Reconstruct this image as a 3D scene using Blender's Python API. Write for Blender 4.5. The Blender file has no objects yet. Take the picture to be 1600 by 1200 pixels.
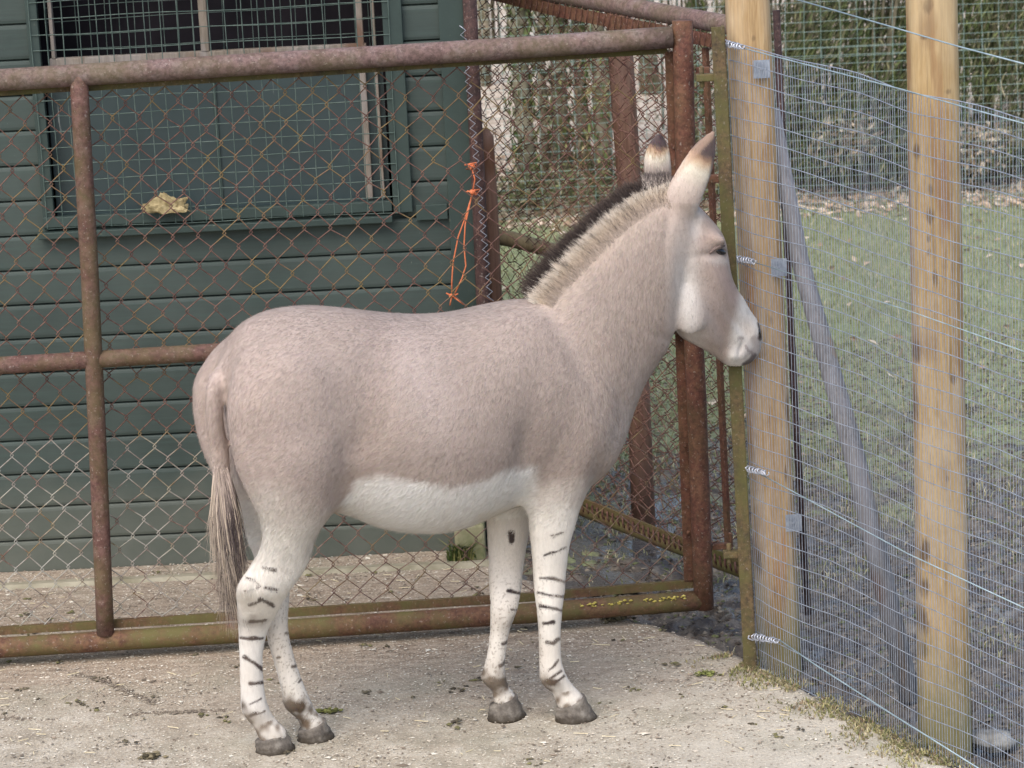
import bpy, bmesh, math, random
import numpy as np
from mathutils import Vector, Matrix, noise
from mathutils.bvhtree import BVHTree
R = math.radians
random.seed(7); rng = np.random.default_rng(7)
sc = bpy.context.scene
COL = sc.collection

# ------------------------------------------------------------------ camera
FPX, PITCH, ROLL, CAMH = 4400.0, R(13.0), R(2.8), 2.87
CAM = Vector((0, 0, CAMH))
_r0 = Vector((1, 0, 0)); _u0 = Vector((0, math.sin(PITCH), math.cos(PITCH)))
CF = Vector((0, math.cos(PITCH), -math.sin(PITCH)))
CR = _r0*math.cos(ROLL) - _u0*math.sin(ROLL)
CU = _r0*math.sin(ROLL) + _u0*math.cos(ROLL)
cd = bpy.data.cameras.new('camera'); cam = bpy.data.objects.new('camera', cd); COL.objects.link(cam)
m = Matrix.Identity(4)
for i in range(3):
    m[i][0], m[i][1], m[i][2], m[i][3] = CR[i], CU[i], -CF[i], CAM[i]
cam.matrix_world = m
cd.sensor_width = 36; cd.lens = FPX/1600*36; cd.clip_start = .1; cd.clip_end = 500
cd.dof.use_dof = True; cd.dof.focus_distance = 8.4; cd.dof.aperture_fstop = 9
sc.camera = cam
# ------------------------------------------------------------------ light
SUN_EL, SUN_AZ = R(52), R(205)          # azimuth clockwise from +Y
w = bpy.data.worlds.new('World'); sc.world = w; w.use_nodes = True
nt = w.node_tree; bg = nt.nodes['Background']
sky = nt.nodes.new('ShaderNodeTexSky'); sky.sky_type = 'NISHITA'; sky.sun_disc = False
sky.sun_elevation = SUN_EL; sky.sun_rotation = SUN_AZ
sky.air_density = 1.0; sky.dust_density = 2.5; sky.ozone_density = 0.6
nt.links.new(sky.outputs[0], bg.inputs[0]); bg.inputs[1].default_value = 0.15
sl = bpy.data.lights.new('sun', 'SUN'); sl.energy = 1.15; sl.angle = R(60); sl.color = (1.0, .94, .86)
so = bpy.data.objects.new('sun', sl); COL.objects.link(so)
sd = Vector((math.sin(SUN_AZ)*math.cos(SUN_EL), math.cos(SUN_AZ)*math.cos(SUN_EL), math.sin(SUN_EL)))
so.rotation_euler = sd.to_track_quat('Z', 'Y').to_euler()
vs = sc.view_settings; sc.display_settings.display_device = 'sRGB'
vs.view_transform = 'Standard'; vs.look = 'None'; vs.gamma = 1; vs.exposure = 1.08; vs.use_curve_mapping = False

# ------------------------------------------------------------------ blueprint helpers: photo pixel -> world point on a given plane
def ray(x, y): return CF*FPX + CR*(x-800) - CU*(y-600)
def at_z(x, y, z=0.0):
    d = ray(x, y); return CAM + d*((z-CAMH)/d.z)
def at_y(x, y, Y):
    d = ray(x, y); return CAM + d*(Y/d.y)
def at_p(x, y, P, n):
    d = ray(x, y); return CAM + d*((P-CAM).dot(n)/d.dot(n))
def vplane(p, q):                                   # vertical plane through two ground points
    t = (q-p); t.z = 0; t.normalize(); return p, Vector((t.y, -t.x, 0)), t

# ------------------------------------------------------------------ object helpers
def tag(o, label=None, cat=None, group=None, kind=None):
    if label: o['label'] = label
    if cat: o['category'] = cat
    if group: o['group'] = group
    if kind: o['kind'] = kind
    return o
def thing(name, label, cat, loc=(0, 0, 0), group=None):
    o = bpy.data.objects.new(name, None); o.empty_display_size = .1; COL.objects.link(o); o.location = loc
    return tag(o, label, cat, group)
def link(name, me, mat=None, parent=None):
    o = bpy.data.objects.new(name, me); COL.objects.link(o)
    if mat: me.materials.append(mat)
    if parent:
        o.parent = parent; o.matrix_parent_inverse = Matrix.Translation(parent.location).inverted()
    return o
class MB:
    def __init__(s): s.v = []; s.f = []; s.sm = []
    def add(s, vs, fs, smooth=False):
        b = len(s.v); s.v += [tuple(v) for v in vs]; s.f += [tuple(i+b for i in f) for f in fs]; s.sm += [smooth]*len(fs)
    def box(s, c, h, ax=None):
        c = Vector(c); ax = ax or (Vector((1,0,0)), Vector((0,1,0)), Vector((0,0,1)))
        vs = [c + ax[0]*h[0]*i + ax[1]*h[1]*j + ax[2]*h[2]*k for i in (-1,1) for j in (-1,1) for k in (-1,1)]
        s.add(vs, [(0,1,3,2),(4,6,7,5),(0,4,5,1),(2,3,7,6),(0,2,6,4),(1,5,7,3)])
    def bar(s, p, q, a, b, up=Vector((0,0,1))):      # rectangular bar p->q, half sizes a (sideways) b (along up)
        p = Vector(p); q = Vector(q); t = (q-p); L = t.length; t.normalize()
        x = t.cross(up);
        if x.length < 1e-4: x = t.cross(Vector((0,1,0)))
        x.normalize(); y = x.cross(t).normalized()
        s.box((p+q)/2, (a, b, L/2), (x, y, t))
    def tube(s, pts, r, n=8, caps=True, smooth=True):
        pts = [Vector(p) for p in pts]; N = len(pts); rs = r if hasattr(r, '__len__') else [r]*N
        vs = []; fs = []; px = None
        for i, p in enumerate(pts):
            t = (pts[min(i+1, N-1)] - pts[max(i-1, 0)]).normalized()
            if px is None:
                px = t.cross(Vector((0,1,0)));
                if px.length < .1: px = t.cross(Vector((1,0,0)))
            px = (px - t*px.dot(t)).normalized(); py = t.cross(px)
            for k in range(n):
                a = 2*math.pi*k/n; vs.append(p + (px*math.cos(a) + py*math.sin(a))*rs[i])
        for i in range(N-1):
            for k in range(n):
                k2 = (k+1) % n; fs.append((i*n+k, i*n+k2, (i+1)*n+k2, (i+1)*n+k))
        if caps: fs += [tuple(range(n))[::-1], tuple((N-1)*n+k for k in range(n))]
        s.add(vs, fs, smooth)
    def build(s, name, mat=None, parent=None, bevel=0):
        me = bpy.data.meshes.new(name); me.from_pydata(s.v, [], s.f)
        me.polygons.foreach_set('use_smooth', s.sm); me.update()
        bm = bmesh.new(); bm.from_mesh(me); bmesh.ops.recalc_face_normals(bm, faces=bm.faces); bm.to_mesh(me); bm.free()
        o = link(name, me, mat, parent)
        if bevel:
            b = o.modifiers.new('bevel', 'BEVEL'); b.width = bevel; b.segments = 2; b.limit_method = 'ANGLE'
        return o
def npmesh(name, verts, faces, mat=None, parent=None, cols=None, smooth=False, normals=None):
    """verts (n,3) array; faces (m,k) array; cols (n,3) point colours"""
    me = bpy.data.meshes.new(name); n = len(verts); k = faces.shape[1]; M = len(faces)
    me.vertices.add(n); me.vertices.foreach_set('co', np.asarray(verts, np.float32).ravel())
    me.loops.add(M*k); me.loops.foreach_set('vertex_index', faces.astype(np.int32).ravel())
    me.polygons.add(M); me.polygons.foreach_set('loop_start', np.arange(0, M*k, k, dtype=np.int32))
    me.polygons.foreach_set('use_smooth', np.full(M, smooth)); me.update(calc_edges=True)
    if cols is not None:
        a = me.color_attributes.new('col', 'FLOAT_COLOR', 'POINT')
        a.data.foreach_set('color', np.hstack([cols, np.ones((n, 1))]).astype(np.float32).ravel())
    if normals is not None: me.normals_split_custom_set_from_vertices(normals.tolist())
    return link(name, me, mat, parent)

# ------------------------------------------------------------------ material helpers
class NG:
    def __init__(s, name, rough=.8, spec=.3):
        s.m = bpy.data.materials.new(name); s.m.use_nodes = True; s.t = s.m.node_tree; s.n = s.t.nodes; s.l = s.t.links
        s.b = s.n['Principled BSDF']; s.b.inputs['Roughness'].default_value = rough; s.b.inputs['Specular IOR Level'].default_value = spec
        s.tc = s.n.new('ShaderNodeTexCoord'); s.co = s.tc.outputs['Object']
    def map(s, scale=(1,1,1), rot=(0,0,0), src=None):
        n = s.n.new('ShaderNodeMapping'); n.inputs['Scale'].default_value = scale; n.inputs['Rotation'].default_value = rot
        s.l.new(src or s.co, n.inputs[0]); return n.outputs[0]
    def noise(s, sc, det=5, rough=.6, co=None, dist=0):
        n = s.n.new('ShaderNodeTexNoise'); n.inputs['Scale'].default_value = sc; n.inputs['Detail'].default_value = det
        n.inputs['Roughness'].default_value = rough; n.inputs['Distortion'].default_value = dist
        s.l.new(co or s.co, n.inputs['Vector']); return n.outputs['Fac']
    def voro(s, sc, co=None, feat='F1', out='Distance'):
        n = s.n.new('ShaderNodeTexVoronoi'); n.inputs['Scale'].default_value = sc; n.feature = feat
        s.l.new(co or s.co, n.inputs['Vector']); return n.outputs[out]
    def ramp(s, fac, stops):
        n = s.n.new('ShaderNodeValToRGB'); e = n.color_ramp.elements
        while len(e) > 1: e.remove(e[-1])
        for i, (p, c) in enumerate(stops):
            c = (c, c, c) if not hasattr(c, '__len__') else c
            el = e[0] if i == 0 else e.new(p)
            el.position = p; el.color = (*c, 1)
        s.l.new(fac, n.inputs[0]); return n.outputs[0]
    def mix(s, fac, a, b, mode='MIX'):
        n = s.n.new('ShaderNodeMix'); n.data_type = 'RGBA'; n.blend_type = mode
        for i, v in ((0, fac), (6, a), (7, b)):
            if isinstance(v, (int, float)): n.inputs[i].default_value = v
            elif isinstance(v, tuple): n.inputs[i].default_value = (*v, 1)
            else: s.l.new(v, n.inputs[i])
        return n.outputs[2]
    def math(s, op, a, b=0.0, clamp=False):
        n = s.n.new('ShaderNodeMath'); n.operation = op; n.use_clamp = clamp
        for i, v in ((0, a), (1, b)):
            if isinstance(v, (int, float)): n.inputs[i].default_value = v
            else: s.l.new(v, n.inputs[i])
        return n.outputs[0]
    def attr(s, name='col'):
        n = s.n.new('ShaderNodeAttribute'); n.attribute_name = name; return n.outputs['Color']
    def sep(s, co=None):
        n = s.n.new('ShaderNodeSeparateXYZ'); s.l.new(co or s.co, n.inputs[0]); return n.outputs
    def normz(s):
        g = s.n.new('ShaderNodeNewGeometry'); n = s.n.new('ShaderNodeSeparateXYZ'); s.l.new(g.outputs['Normal'], n.inputs[0]); return n.outputs[2]
    def color(s, c):
        if isinstance(c, tuple): s.b.inputs['Base Color'].default_value = (*c, 1)
        else: s.l.new(c, s.b.inputs['Base Color'])
    def rough(s, r): s.l.new(r, s.b.inputs['Roughness'])
    def bump(s, h, strength=.3, dist=.01):
        n = s.n.new('ShaderNodeBump'); n.inputs['Strength'].default_value = strength; n.inputs['Distance'].default_value = dist
        s.l.new(h, n.inputs['Height']); s.l.new(n.outputs[0], s.b.inputs['Normal'])
def leafmat(name, c1, c2, trans=.25, rough=.6):
    g = NG(name, rough, .25); g.color(g.mix(g.noise(9, 3), g.attr(), g.mix(.5, g.attr(), c2)))
    return g.m

# rusty painted steel
def rust_mat(name, a, b, c, moss=.5, paint=None):
    g = NG(name, .78, .3)
    n1 = g.noise(14, 7, .7); n2 = g.noise(70, 5, .7); n3 = g.noise(4, 4)
    col = g.ramp(n1, [(.3, a), (.5, b), (.68, c)])
    col = g.mix(g.ramp(n2, [(.42, 0), (.62, .65)]), col, tuple(x*.45 for x in a))
    col = g.mix(g.ramp(g.noise(110, 2), [(.62, 0), (.72, .55)]), col, (.30, .25, .22))
    if moss:
        mk = g.math('MULTIPLY', g.ramp(g.noise(6, 6, .7), [(.40, 0), (.60, 1)]), moss)
        col = g.mix(mk, col, g.mix(n2, (.05, .06, .015), (.14, .13, .04)))
    if paint:
        mk = g.ramp(g.noise(9, 5, .75), [(.48, 0), (.56, 1)]); col = g.mix(mk, col, paint)
    g.color(col); g.bump(g.math('ADD', n2, g.math('MULTIPLY', n1, .5)), .5, .002)
    return g.m
M = {}
M['rail'] = rust_mat('weathered pipe', (.085, .038, .030), (.13, .068, .055), (.155, .095, .08), .4)
M['rail_top'] = rust_mat('weathered grey pipe', (.105, .065, .055), (.17, .11, .10), (.205, .155, .145), .35)
M['rust'] = rust_mat('rust', (.07, .026, .019), (.13, .052, .034), (.17, .08, .05), .2)
M['rail_moss'] = rust_mat('mossy pipe', (.10, .045, .03), (.14, .07, .04), (.165, .10, .05), .75)
M['pole'] = rust_mat('mossy pole', (.05, .04, .03), (.12, .08, .04), (.15, .10, .05), .7)
M['dark_red'] = rust_mat('dark red pipe', (.035, .022, .020), (.07, .036, .031), (.105, .06, .052), .0)
g = NG('rusty wire', .8, .2)
n1 = g.noise(5, 3); g.color(g.mix(g.ramp(g.noise(60, 3), [(.4, 0), (.6, 1)]), (.085, .038, .03), (.15, .08, .062)))
M['wire_rust'] = g.m
g = NG('gate wire', .7, .3); z = g.sep()
lo = g.math('MULTIPLY', g.ramp(g.math('ADD', z[2], g.math('MULTIPLY', g.noise(2.2, 3), .5)), [(0.1, .75), (.95, .5), (1.0, 0)]), g.ramp(g.math('MULTIPLY', z[0], -.5), [(.30, .12), (.62, 1)]))
rc = g.mix(g.ramp(g.noise(45, 3), [(.4, 0), (.6, 1)]), (.085, .040, .032), (.165, .09, .068))
rc = g.mix(g.math('MULTIPLY', g.ramp(g.noise(9, 3), [(.5, 0), (.62, 1)]), .6), rc, (.20, .15, .05))
g.color(g.mix(g.math('MULTIPLY', lo, g.ramp(g.noise(14, 3), [(.35, 0), (.55, 1)])), rc, (.42, .43, .38)))
M['wire_gate'] = g.m
def simple(name, c1, c2, sc=20, rough=.7, spec=.3, metal=0, bump=0):
    g = NG(name, rough, spec); n = g.noise(sc, 5); g.color(g.mix(g.ramp(n, [(.35, 0), (.65, 1)]), c1, c2))
    g.b.inputs['Metallic'].default_value = metal
    if bump: g.bump(n, bump, .005)
    return g.m
M['galv'] = simple('galvanised wire', (.19, .22, .27), (.32, .355, .41), 40, .55, .4, .2)
M['galv_green'] = simple('green tinted wire', (.19, .26, .29), (.30, .38, .42), 30, .5, .4, .2)
M['galv_bright'] = simple('bright zinc', (.36, .38, .44), (.55, .57, .62), 60, .35, .5, .5)
M['mesh_green'] = simple('pale green mesh', (.20, .30, .26), (.30, .38, .35), 10, .6)
M['twine'] = simple('orange twine', (.52, .13, .05), (.62, .20, .09), 60, .8)
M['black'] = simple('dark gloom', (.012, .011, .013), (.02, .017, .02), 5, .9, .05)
# timber
def wood_mat(name, a, b, c, stain, zmoss=0, spots=(), Y=8.2):
    g = NG(name, .75, .25); co = g.map((26, 26, 2.4)); n = g.noise(1.5, 10, .72, co, 1.6); co2 = g.map((120, 120, 4))
    f = g.noise(1.0, 6, .7, co2); col = g.ramp(n, [(.25, a), (.5, b), (.75, c)])
    col = g.mix(g.math('MULTIPLY', g.ramp(f, [(.45, 0), (.7, 1)]), .6), col, tuple(x*.5 for x in a))
    col = g.mix(g.math('MULTIPLY', g.ramp(g.noise(1.6, 4, .6, g.map((5, 5, 2.2)), .5), [(.42, 0), (.6, 1)]), .45), col, tuple(min(1, k*q) for k, q in zip(c, (1.05, 1.12, 1.35))))
    kn = g.voro(1.1, g.map((4.5, 4.5, 2.6))); col = g.mix(g.math('MULTIPLY', g.ramp(kn, [(.13, 1), (.26, 0)]), .7), col, (.10, .04, .015))
    big = g.noise(1.4, 4, .5, g.map((9, 9, 1.2)))
    col = g.mix(g.math('MULTIPLY', g.ramp(big, [(.58, 0), (.66, 1)]), .75), col, stain)
    if spots:
        tot = None; wob = g.math('MULTIPLY', g.math('SUBTRACT', g.noise(70, 5, .75, g.map((1, 1, .16))), .5), 2.4); zz = g.sep()
        for (x_, y_, rx_, ry_, st_) in spots:
            q = at_y(x_, y_, Y); u = g.math('DIVIDE', g.math('SUBTRACT', zz[0], q.x), rx_/520); v = g.math('DIVIDE', g.math('SUBTRACT', zz[2], q.z), ry_/520)
            dd = g.math('SQRT', g.math('ADD', g.math('MULTIPLY', u, u), g.math('MULTIPLY', v, v))); mk = g.math('MULTIPLY', g.ramp(g.math('ADD', dd, wob), [(.35, 1), (1.15, 0)]), st_*.8)
            tot = mk if tot is None else g.math('MAXIMUM', tot, mk)
        col = g.mix(tot, col, (.055, .032, .024))
    if zmoss:
        z = g.sep(); mm = g.ramp(g.math('ADD', z[2], g.math('MULTIPLY', g.noise(12, 4), .25)), [(.18, .7), (.5, 0)])
        col = g.mix(mm, col, (.10, .11, .035))
    g.color(col); g.bump(g.math('ADD', n, f), .45, .003); return g.m
p1Y = at_z(1218, 1052).y+.10; p2Y = at_z(1478, 1166).y+.02
M['post'] = wood_mat('treated timber', (.27, .16, .07), (.40, .27, .135), (.50, .37, .21), (.36, .18, .07), 1, ((1231, 640, 4, 34, .8), (1228, 740, 3, 22, .7), (1187, 880, 5, 26, .9), (1178, 60, 5, 6, .5), (1160, 330, 4, 5, .5), (1205, 500, 3, 10, .5), (1212, 930, 4, 16, .5), (1170, 470, 3, 4, .6)), p1Y)
M['post2'] = wood_mat('knotty timber', (.27, .165, .065), (.38, .26, .12), (.46, .34, .18), (.24, .13, .06), 1, ((1448, 8, 9, 14, .6), (1442, 58, 6, 5, .8), (1480, 142, 5, 5, .6), (1432, 236, 6, 14, .8), (1452, 295, 5, 12, .8), (1452, 335, 6, 14, .8), (1449, 372, 5, 8, .8), (1450, 392, 5, 9, .7), (1460, 432, 5, 16, .7), (1433, 552, 5, 20, .8), (1488, 590, 6, 9, .8), (1430, 640, 6, 44, .8), (1444, 862, 10, 24, .95), (1444, 915, 9, 20, .9), (1442, 970, 11, 30, .95), (1443, 1015, 6, 20, .8), (1478, 745, 4, 6, .5), (1500, 300, 3, 5, .4)), p2Y)
M['strut'] = wood_mat('grey strut timber', (.11, .11, .12), (.17, .165, .17), (.24, .22, .20), (.26, .18, .11))
M['brownpost'] = wood_mat('old stained post', (.115, .058, .038), (.165, .09, .06), (.22, .13, .085), (.10, .05, .03))
M['log'] = wood_mat('mossy log', (.14, .10, .05), (.22, .16, .08), (.27, .21, .11), (.10, .09, .03))
M['framewood'] = wood_mat('bare weathered frame', (.12, .10, .075), (.20, .165, .13), (.29, .25, .20), (.09, .10, .07))
# painted boards
g = NG('green shiplap paint', .62, .35)
n = g.noise(3, 6); gr = g.noise(1.4, 7, .65, g.map((3, 3, 70)), .6); sp = g.noise(55, 3)
col = g.ramp(n, [(.28, (.026, .039, .034)), (.72, (.049, .065, .057))])
col = g.mix(g.math('MULTIPLY', g.ramp(gr, [(.45, 0), (.7, 1)]), .35), col, (.05, .082, .07))
col = g.mix(g.ramp(sp, [(.70, 0), (.76, .5)]), col, (.20, .22, .17))
z = g.sep(); dirt = g.ramp(g.math('ADD', z[2], g.math('MULTIPLY', g.noise(5, 5), .18)), [(.12, .85), (.34, .55), (.46, 0)])
col = g.mix(dirt, col, g.mix(g.noise(9, 5), (.065, .075, .06), (.13, .135, .11)))
g.color(col); g.bump(gr, .25, .002); M['siding'] = g.m
g = NG('green trim paint', .6, .35); n = g.noise(6, 6, .7); gr = g.noise(1.4, 7, .65, g.map((60, 60, 3)))
col = g.ramp(n, [(.3, (.021, .035, .030)), (.7, (.033, .052, .045))]); col = g.mix(g.ramp(g.noise(40, 3), [(.68, 0), (.75, .4)]), col, (.15, .15, .10))
g.color(col); g.bump(gr, .2, .002); M['trim'] = g.m
g = NG('dusty dark pane', .35, .5); n = g.noise(2.5, 5)
col = g.ramp(n, [(.3, (.022, .036, .038)), (.7, (.034, .053, .055))])
st = g.math('MULTIPLY', g.ramp(g.noise(1, 4, .6, g.map((34, 34, 3.2))), [(.66, 0), (.72, 1)]), g.ramp(g.noise(5, 3), [(.5, 0), (.6, .75)]))
col = g.mix(st, col, (.30, .32, .30)); g.color(col); M['pane'] = g.m
M['sash'] = simple('green window wire', (.05, .08, .068), (.11, .145, .125), 25, .6)
# concrete yard
g = NG('dirty concrete', .9, .2); z = g.sep()
n1 = g.noise(1.3, 6, .65); n2 = g.noise(9, 7, .7); n3 = g.noise(120, 3, .6); n4 = g.noise(1, 6, .7, g.map((12, 40, 12)))
col = g.ramp(n2, [(.32, (.25, .215, .165)), (.5, (.36, .315, .245)), (.66, (.46, .415, .34))])
far = g.ramp(g.math('ADD', z[1], g.math('MULTIPLY', n1, 1.6)), [(0.0, 0), (.5, 0), (1.0, 1)])
fy = g.math('ADD', g.math('SUBTRACT', z[1], 7.9), g.math('MULTIPLY', g.math('SUBTRACT', n1, .5), 1.6), )
fy = g.ramp(fy, [(.0, 0), (.75, 1)])
col = g.mix(fy, col, g.ramp(n4, [(.3, (.18, .135, .10)), (.5, (.285, .225, .165)), (.68, (.42, .355, .275))]))
pale = g.ramp(g.math('ADD', g.math('MULTIPLY', z[0], .45), g.math('MULTIPLY', g.noise(2.2, 4), .5)), [(.30, 0), (.60, .65)])
pale = g.math('MULTIPLY', pale, g.math('SUBTRACT', 1.0, fy)); col = g.mix(pale, col, (.48, .445, .375))
grn = g.math('MULTIPLY', g.ramp(g.noise(2.7, 5, .7), [(.50, 0), (.66, 1)]), .4); col = g.mix(grn, col, (.24, .235, .17))
col = g.mix(g.ramp(n3, [(.56, 0), (.68, .75)]), col, (.62, .57, .47))
col = g.mix(g.ramp(g.noise(95, 3, .6), [(.58, 0), (.70, .6)]), col, (.11, .085, .06))
g.color(col); g.bump(g.math('ADD', n3, g.math('MULTIPLY', n2, 1.5)), .6, .008); M['yard'] = g.m
# paddock ground
g = NG('paddock mud and turf', .8, .3); z = g.sep()
n1 = g.noise(1.6, 6, .65); n2 = g.noise(14, 6, .7); n3 = g.noise(60, 4, .7)
mud = g.ramp(n2, [(.32, (.030, .024, .021)), (.48, (.085, .070, .055)), (.68, (.19, .165, .13))])
mud = g.mix(g.ramp(n3, [(.58, 0), (.72, .6)]), mud, (.36, .31, .24))
turf = g.ramp(n3, [(.3, (.10, .125, .055)), (.5, (.175, .205, .095)), (.72, (.30, .31, .175))])
turf = g.mix(g.ramp(n2, [(.52, 0), (.70, .55)]), turf, (.13, .115, .075))
tf = g.math('ADD', g.math('MULTIPLY', g.math('SUBTRACT', z[1], 10.1), .34), g.math('MULTIPLY', g.math('SUBTRACT', n1, .5), 3.4))
tf = g.math('ADD', tf, g.math('MULTIPLY', g.math('SUBTRACT', n2, .5), 1.6)); tf = g.ramp(tf, [(.15, 0), (.5, 1)])
col = g.mix(tf, mud, turf)
lit = g.ramp(g.math('ADD', z[1], g.math('MULTIPLY', g.noise(3, 5), 1.2)), [(0, 0), (1, 0)])
ly = g.math('MULTIPLY', g.math('SUBTRACT', g.math('ADD', z[1], g.math('MULTIPLY', g.noise(4, 5), 1.2)), 17.5), 1.0, True); ly = g.ramp(ly, [(0.1, 0), (.6, 1)])
litter = g.ramp(g.voro(22, out='Color'), [(.2, (.26, .19, .13)), (.5, (.44, .35, .26)), (.8, (.58, .50, .39))])
litter = g.mix(g.ramp(g.noise(16, 5), [(.56, 0), (.68, .5)]), litter, (.16, .14, .07))
col = g.mix(ly, col, litter)
g.color(col)
wet = g.math('MULTIPLY', g.math('SUBTRACT', 1.0, tf), g.ramp(g.noise(5.5, 4, .5), [(.47, 1), (.56, 0)]))
g.rough(g.ramp(wet, [(0, .85), (1, .16)])); g.b.inputs['Specular IOR Level'].default_value = .5
g.bump(g.math('ADD', n2, g.math('MULTIPLY', n3, .4)), .45, .02); M['paddock'] = g.m
M['plinth'] = simple('mossy concrete plinth', (.20, .18, .12), (.34, .31, .23), 9, .9, .2, 0, .4)
M['block'] = simple('mossy block', (.13, .14, .07), (.26, .24, .15), 14, .9, .2, 0, .5)
M['stone'] = simple('pale stone', (.15, .14, .12), (.32, .31, .28), 22, .9, .2, 0, .5)
g = NG('vcol rough', .85, .2); g.color(g.attr()); M['vcol'] = g.m
g = NG('foliage', .6, .3); g.color(g.attr()); M['leaf'] = g.m
M['bark'] = simple('grey green bark', (.10, .09, .055), (.24, .21, .15), 12, .9, .2, 0, .6)
# coat
g = NG('donkey coat', .85, .12); co = g.map((90, 90, 22)); n = g.noise(1.3, 4, .6, co, .6); nb = g.noise(6, 5, .6)
col = g.mix(g.math('MULTIPLY', g.ramp(n, [(.35, 0), (.7, 1)]), .16), g.attr(), (.12, .09, .08))
col = g.mix(g.math('MULTIPLY', g.ramp(nb, [(.4, 0), (.7, 1)]), .10), col, (.30, .20, .15))
g.color(col); g.bump(n, .18, .003)
g.b.inputs['Sheen Weight'].default_value = .12; g.b.inputs['Sheen Roughness'].default_value = .5
M['coat'] = g.m
g = NG('donkey hair', .65, .2); g.color(g.attr()); M['hair'] = g.m
g = NG('hoof horn', .7, .3); n = g.noise(30, 5, .7); z = g.sep(); g.color(g.mix(g.ramp(g.math('ADD', z[2], g.math('MULTIPLY', n, .03)), [(.018, 1), (.040, 0)]), g.ramp(n, [(.3, (.06, .05, .042)), (.5, (.13, .112, .093)), (.7, (.24, .215, .18))]), (.035, .026, .016))); g.bump(n, .5, .004); M['hoof'] = g.m
M['eye'] = simple('eye', (.008, .006, .006), (.012, .01, .01), 5, .08, .6)

# ================================================================== GROUND
def fbm(p, o=4):
    return noise.fractal(Vector(p), 1.0, 2.0, o)
bottomA, bottomB = at_z(1180, 1041), at_z(1492, 1200)
FP, FN, FT = vplane(bottomA, bottomB)            # mesh fence line (edge of the concrete)
slabZ = 0.0
gx1 = at_z(1060, 905)                               # where concrete turns to mud behind the gate
yv = []
NX, NY = 200, 160
x0, x1, y0, y1 = -4.0, 3.2, 4.5, 10.4
def slab_right(y):
    # right edge of the concrete follows the mesh fence, then runs to the shed corner
    pts = [(4.5, FP.x + FT.x/FT.y*(4.5-FP.y)-.06), (FP.y+.1, FP.x-.02), (8.75, .50), (9.1, .18), (9.5, -.02), (10.4, -.12)]
    for (a, xa), (b, xb) in zip(pts, pts[1:]):
        if y <= b: return xa + (xb-xa)*(y-a)/(b-a)
    return pts[-1][1]
V = []; F = []
for j in range(NY+1):
    y = y0 + (y1-y0)*j/NY; xr = slab_right(y) + .03*fbm((y*6, 3, 0)) + .012*fbm((y*25, 9, 0))
    for i in range(NX+1):
        x = x0 + (xr-x0)*(i/NX)
        zz = .004*fbm((x*3, y*3, 0)) + .0025*fbm((x*22, y*22, 4))
        if i == NX: zz = -.06
        V.append((x, y, zz))
for j in range(NY):
    for i in range(NX):
        a = j*(NX+1)+i; F.append((a, a+1, a+NX+2, a+NX+1))
yard = npmesh('yard', np.array(V), np.array(F), M['yard'], smooth=True); tag(yard, kind='structure')
# paddock: fine near patch + coarse far sheet in one mesh (graded grid)
ys = np.concatenate([np.arange(3.5, 7, .1), np.arange(7, 12.5, .022), np.arange(12.5, 18, .06), np.arange(18, 30, .5), np.arange(30, 91, 6)])
xs = np.concatenate([np.arange(-60, -4, 7), np.arange(-4, -.6, .2), np.arange(-.6, 2.4, .022), np.arange(2.4, 5, .2), np.arange(5, 61, 7)])
V = np.zeros((len(ys), len(xs), 3)); V[..., 0] = xs[None]; V[..., 1] = ys[:, None]
for j, y in enumerate(ys):
    for i, x in enumerate(xs):
        if -.62 < x < 2.42 and 7 < y < 12.6:
            amp = max(.25, 1-(y-8)/5)
            h = .035*amp*fbm((x*5, y*5, 0), 3) + .030*amp*fbm((x*17, y*17, 5), 4)
            z_ = h - .055
        elif y < 18 and -4 < x < 5: z_ = -.045 + .02*fbm((x*3, y*3, 0), 3)
        elif y >= 18: z_ = -.045 + .1*fbm((x*.4, y*.4, 0), 3)
        else: z_ = -.05
        V[j, i, 2] = z_ - (.05 if x < slab_right(min(y, 10.4))-.06 and y < 10.4 else 0)
n_, m_ = len(ys), len(xs)
idx = np.arange(n_*m_).reshape(n_, m_)
F = np.stack([idx[:-1, :-1], idx[:-1, 1:], idx[1:, 1:], idx[1:, :-1]], -1).reshape(-1, 4)
pad = npmesh('paddock_ground', V.reshape(-1, 3), F, M['paddock'], smooth=True); tag(pad, kind='structure')
PZ = V[..., 2]
g = NG('muddy water', .06, .5); g.color((.10, .095, .09)); g.b.inputs['Coat Weight'].default_value = 0; g.bump(g.noise(30, 3), .05, .01)
mbp = MB(); mbp.add([(-.05, 9.35, -.052), (.40, 9.35, -.052), (.70, 10.6, -.052), (-.05, 10.6, -.052)], [(0, 1, 2, 3)])
tag(mbp.build('puddle', g.m), kind='structure')
def ground_z(x, y):
    if x < slab_right(min(y, 10.4)) and y < 10.4: return 0.0
    j = min(max(np.searchsorted(ys, y), 1), n_-1); i = min(max(np.searchsorted(xs, x), 1), m_-1)
    return float(PZ[j-1:j+1, i-1:i+1].mean())

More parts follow.
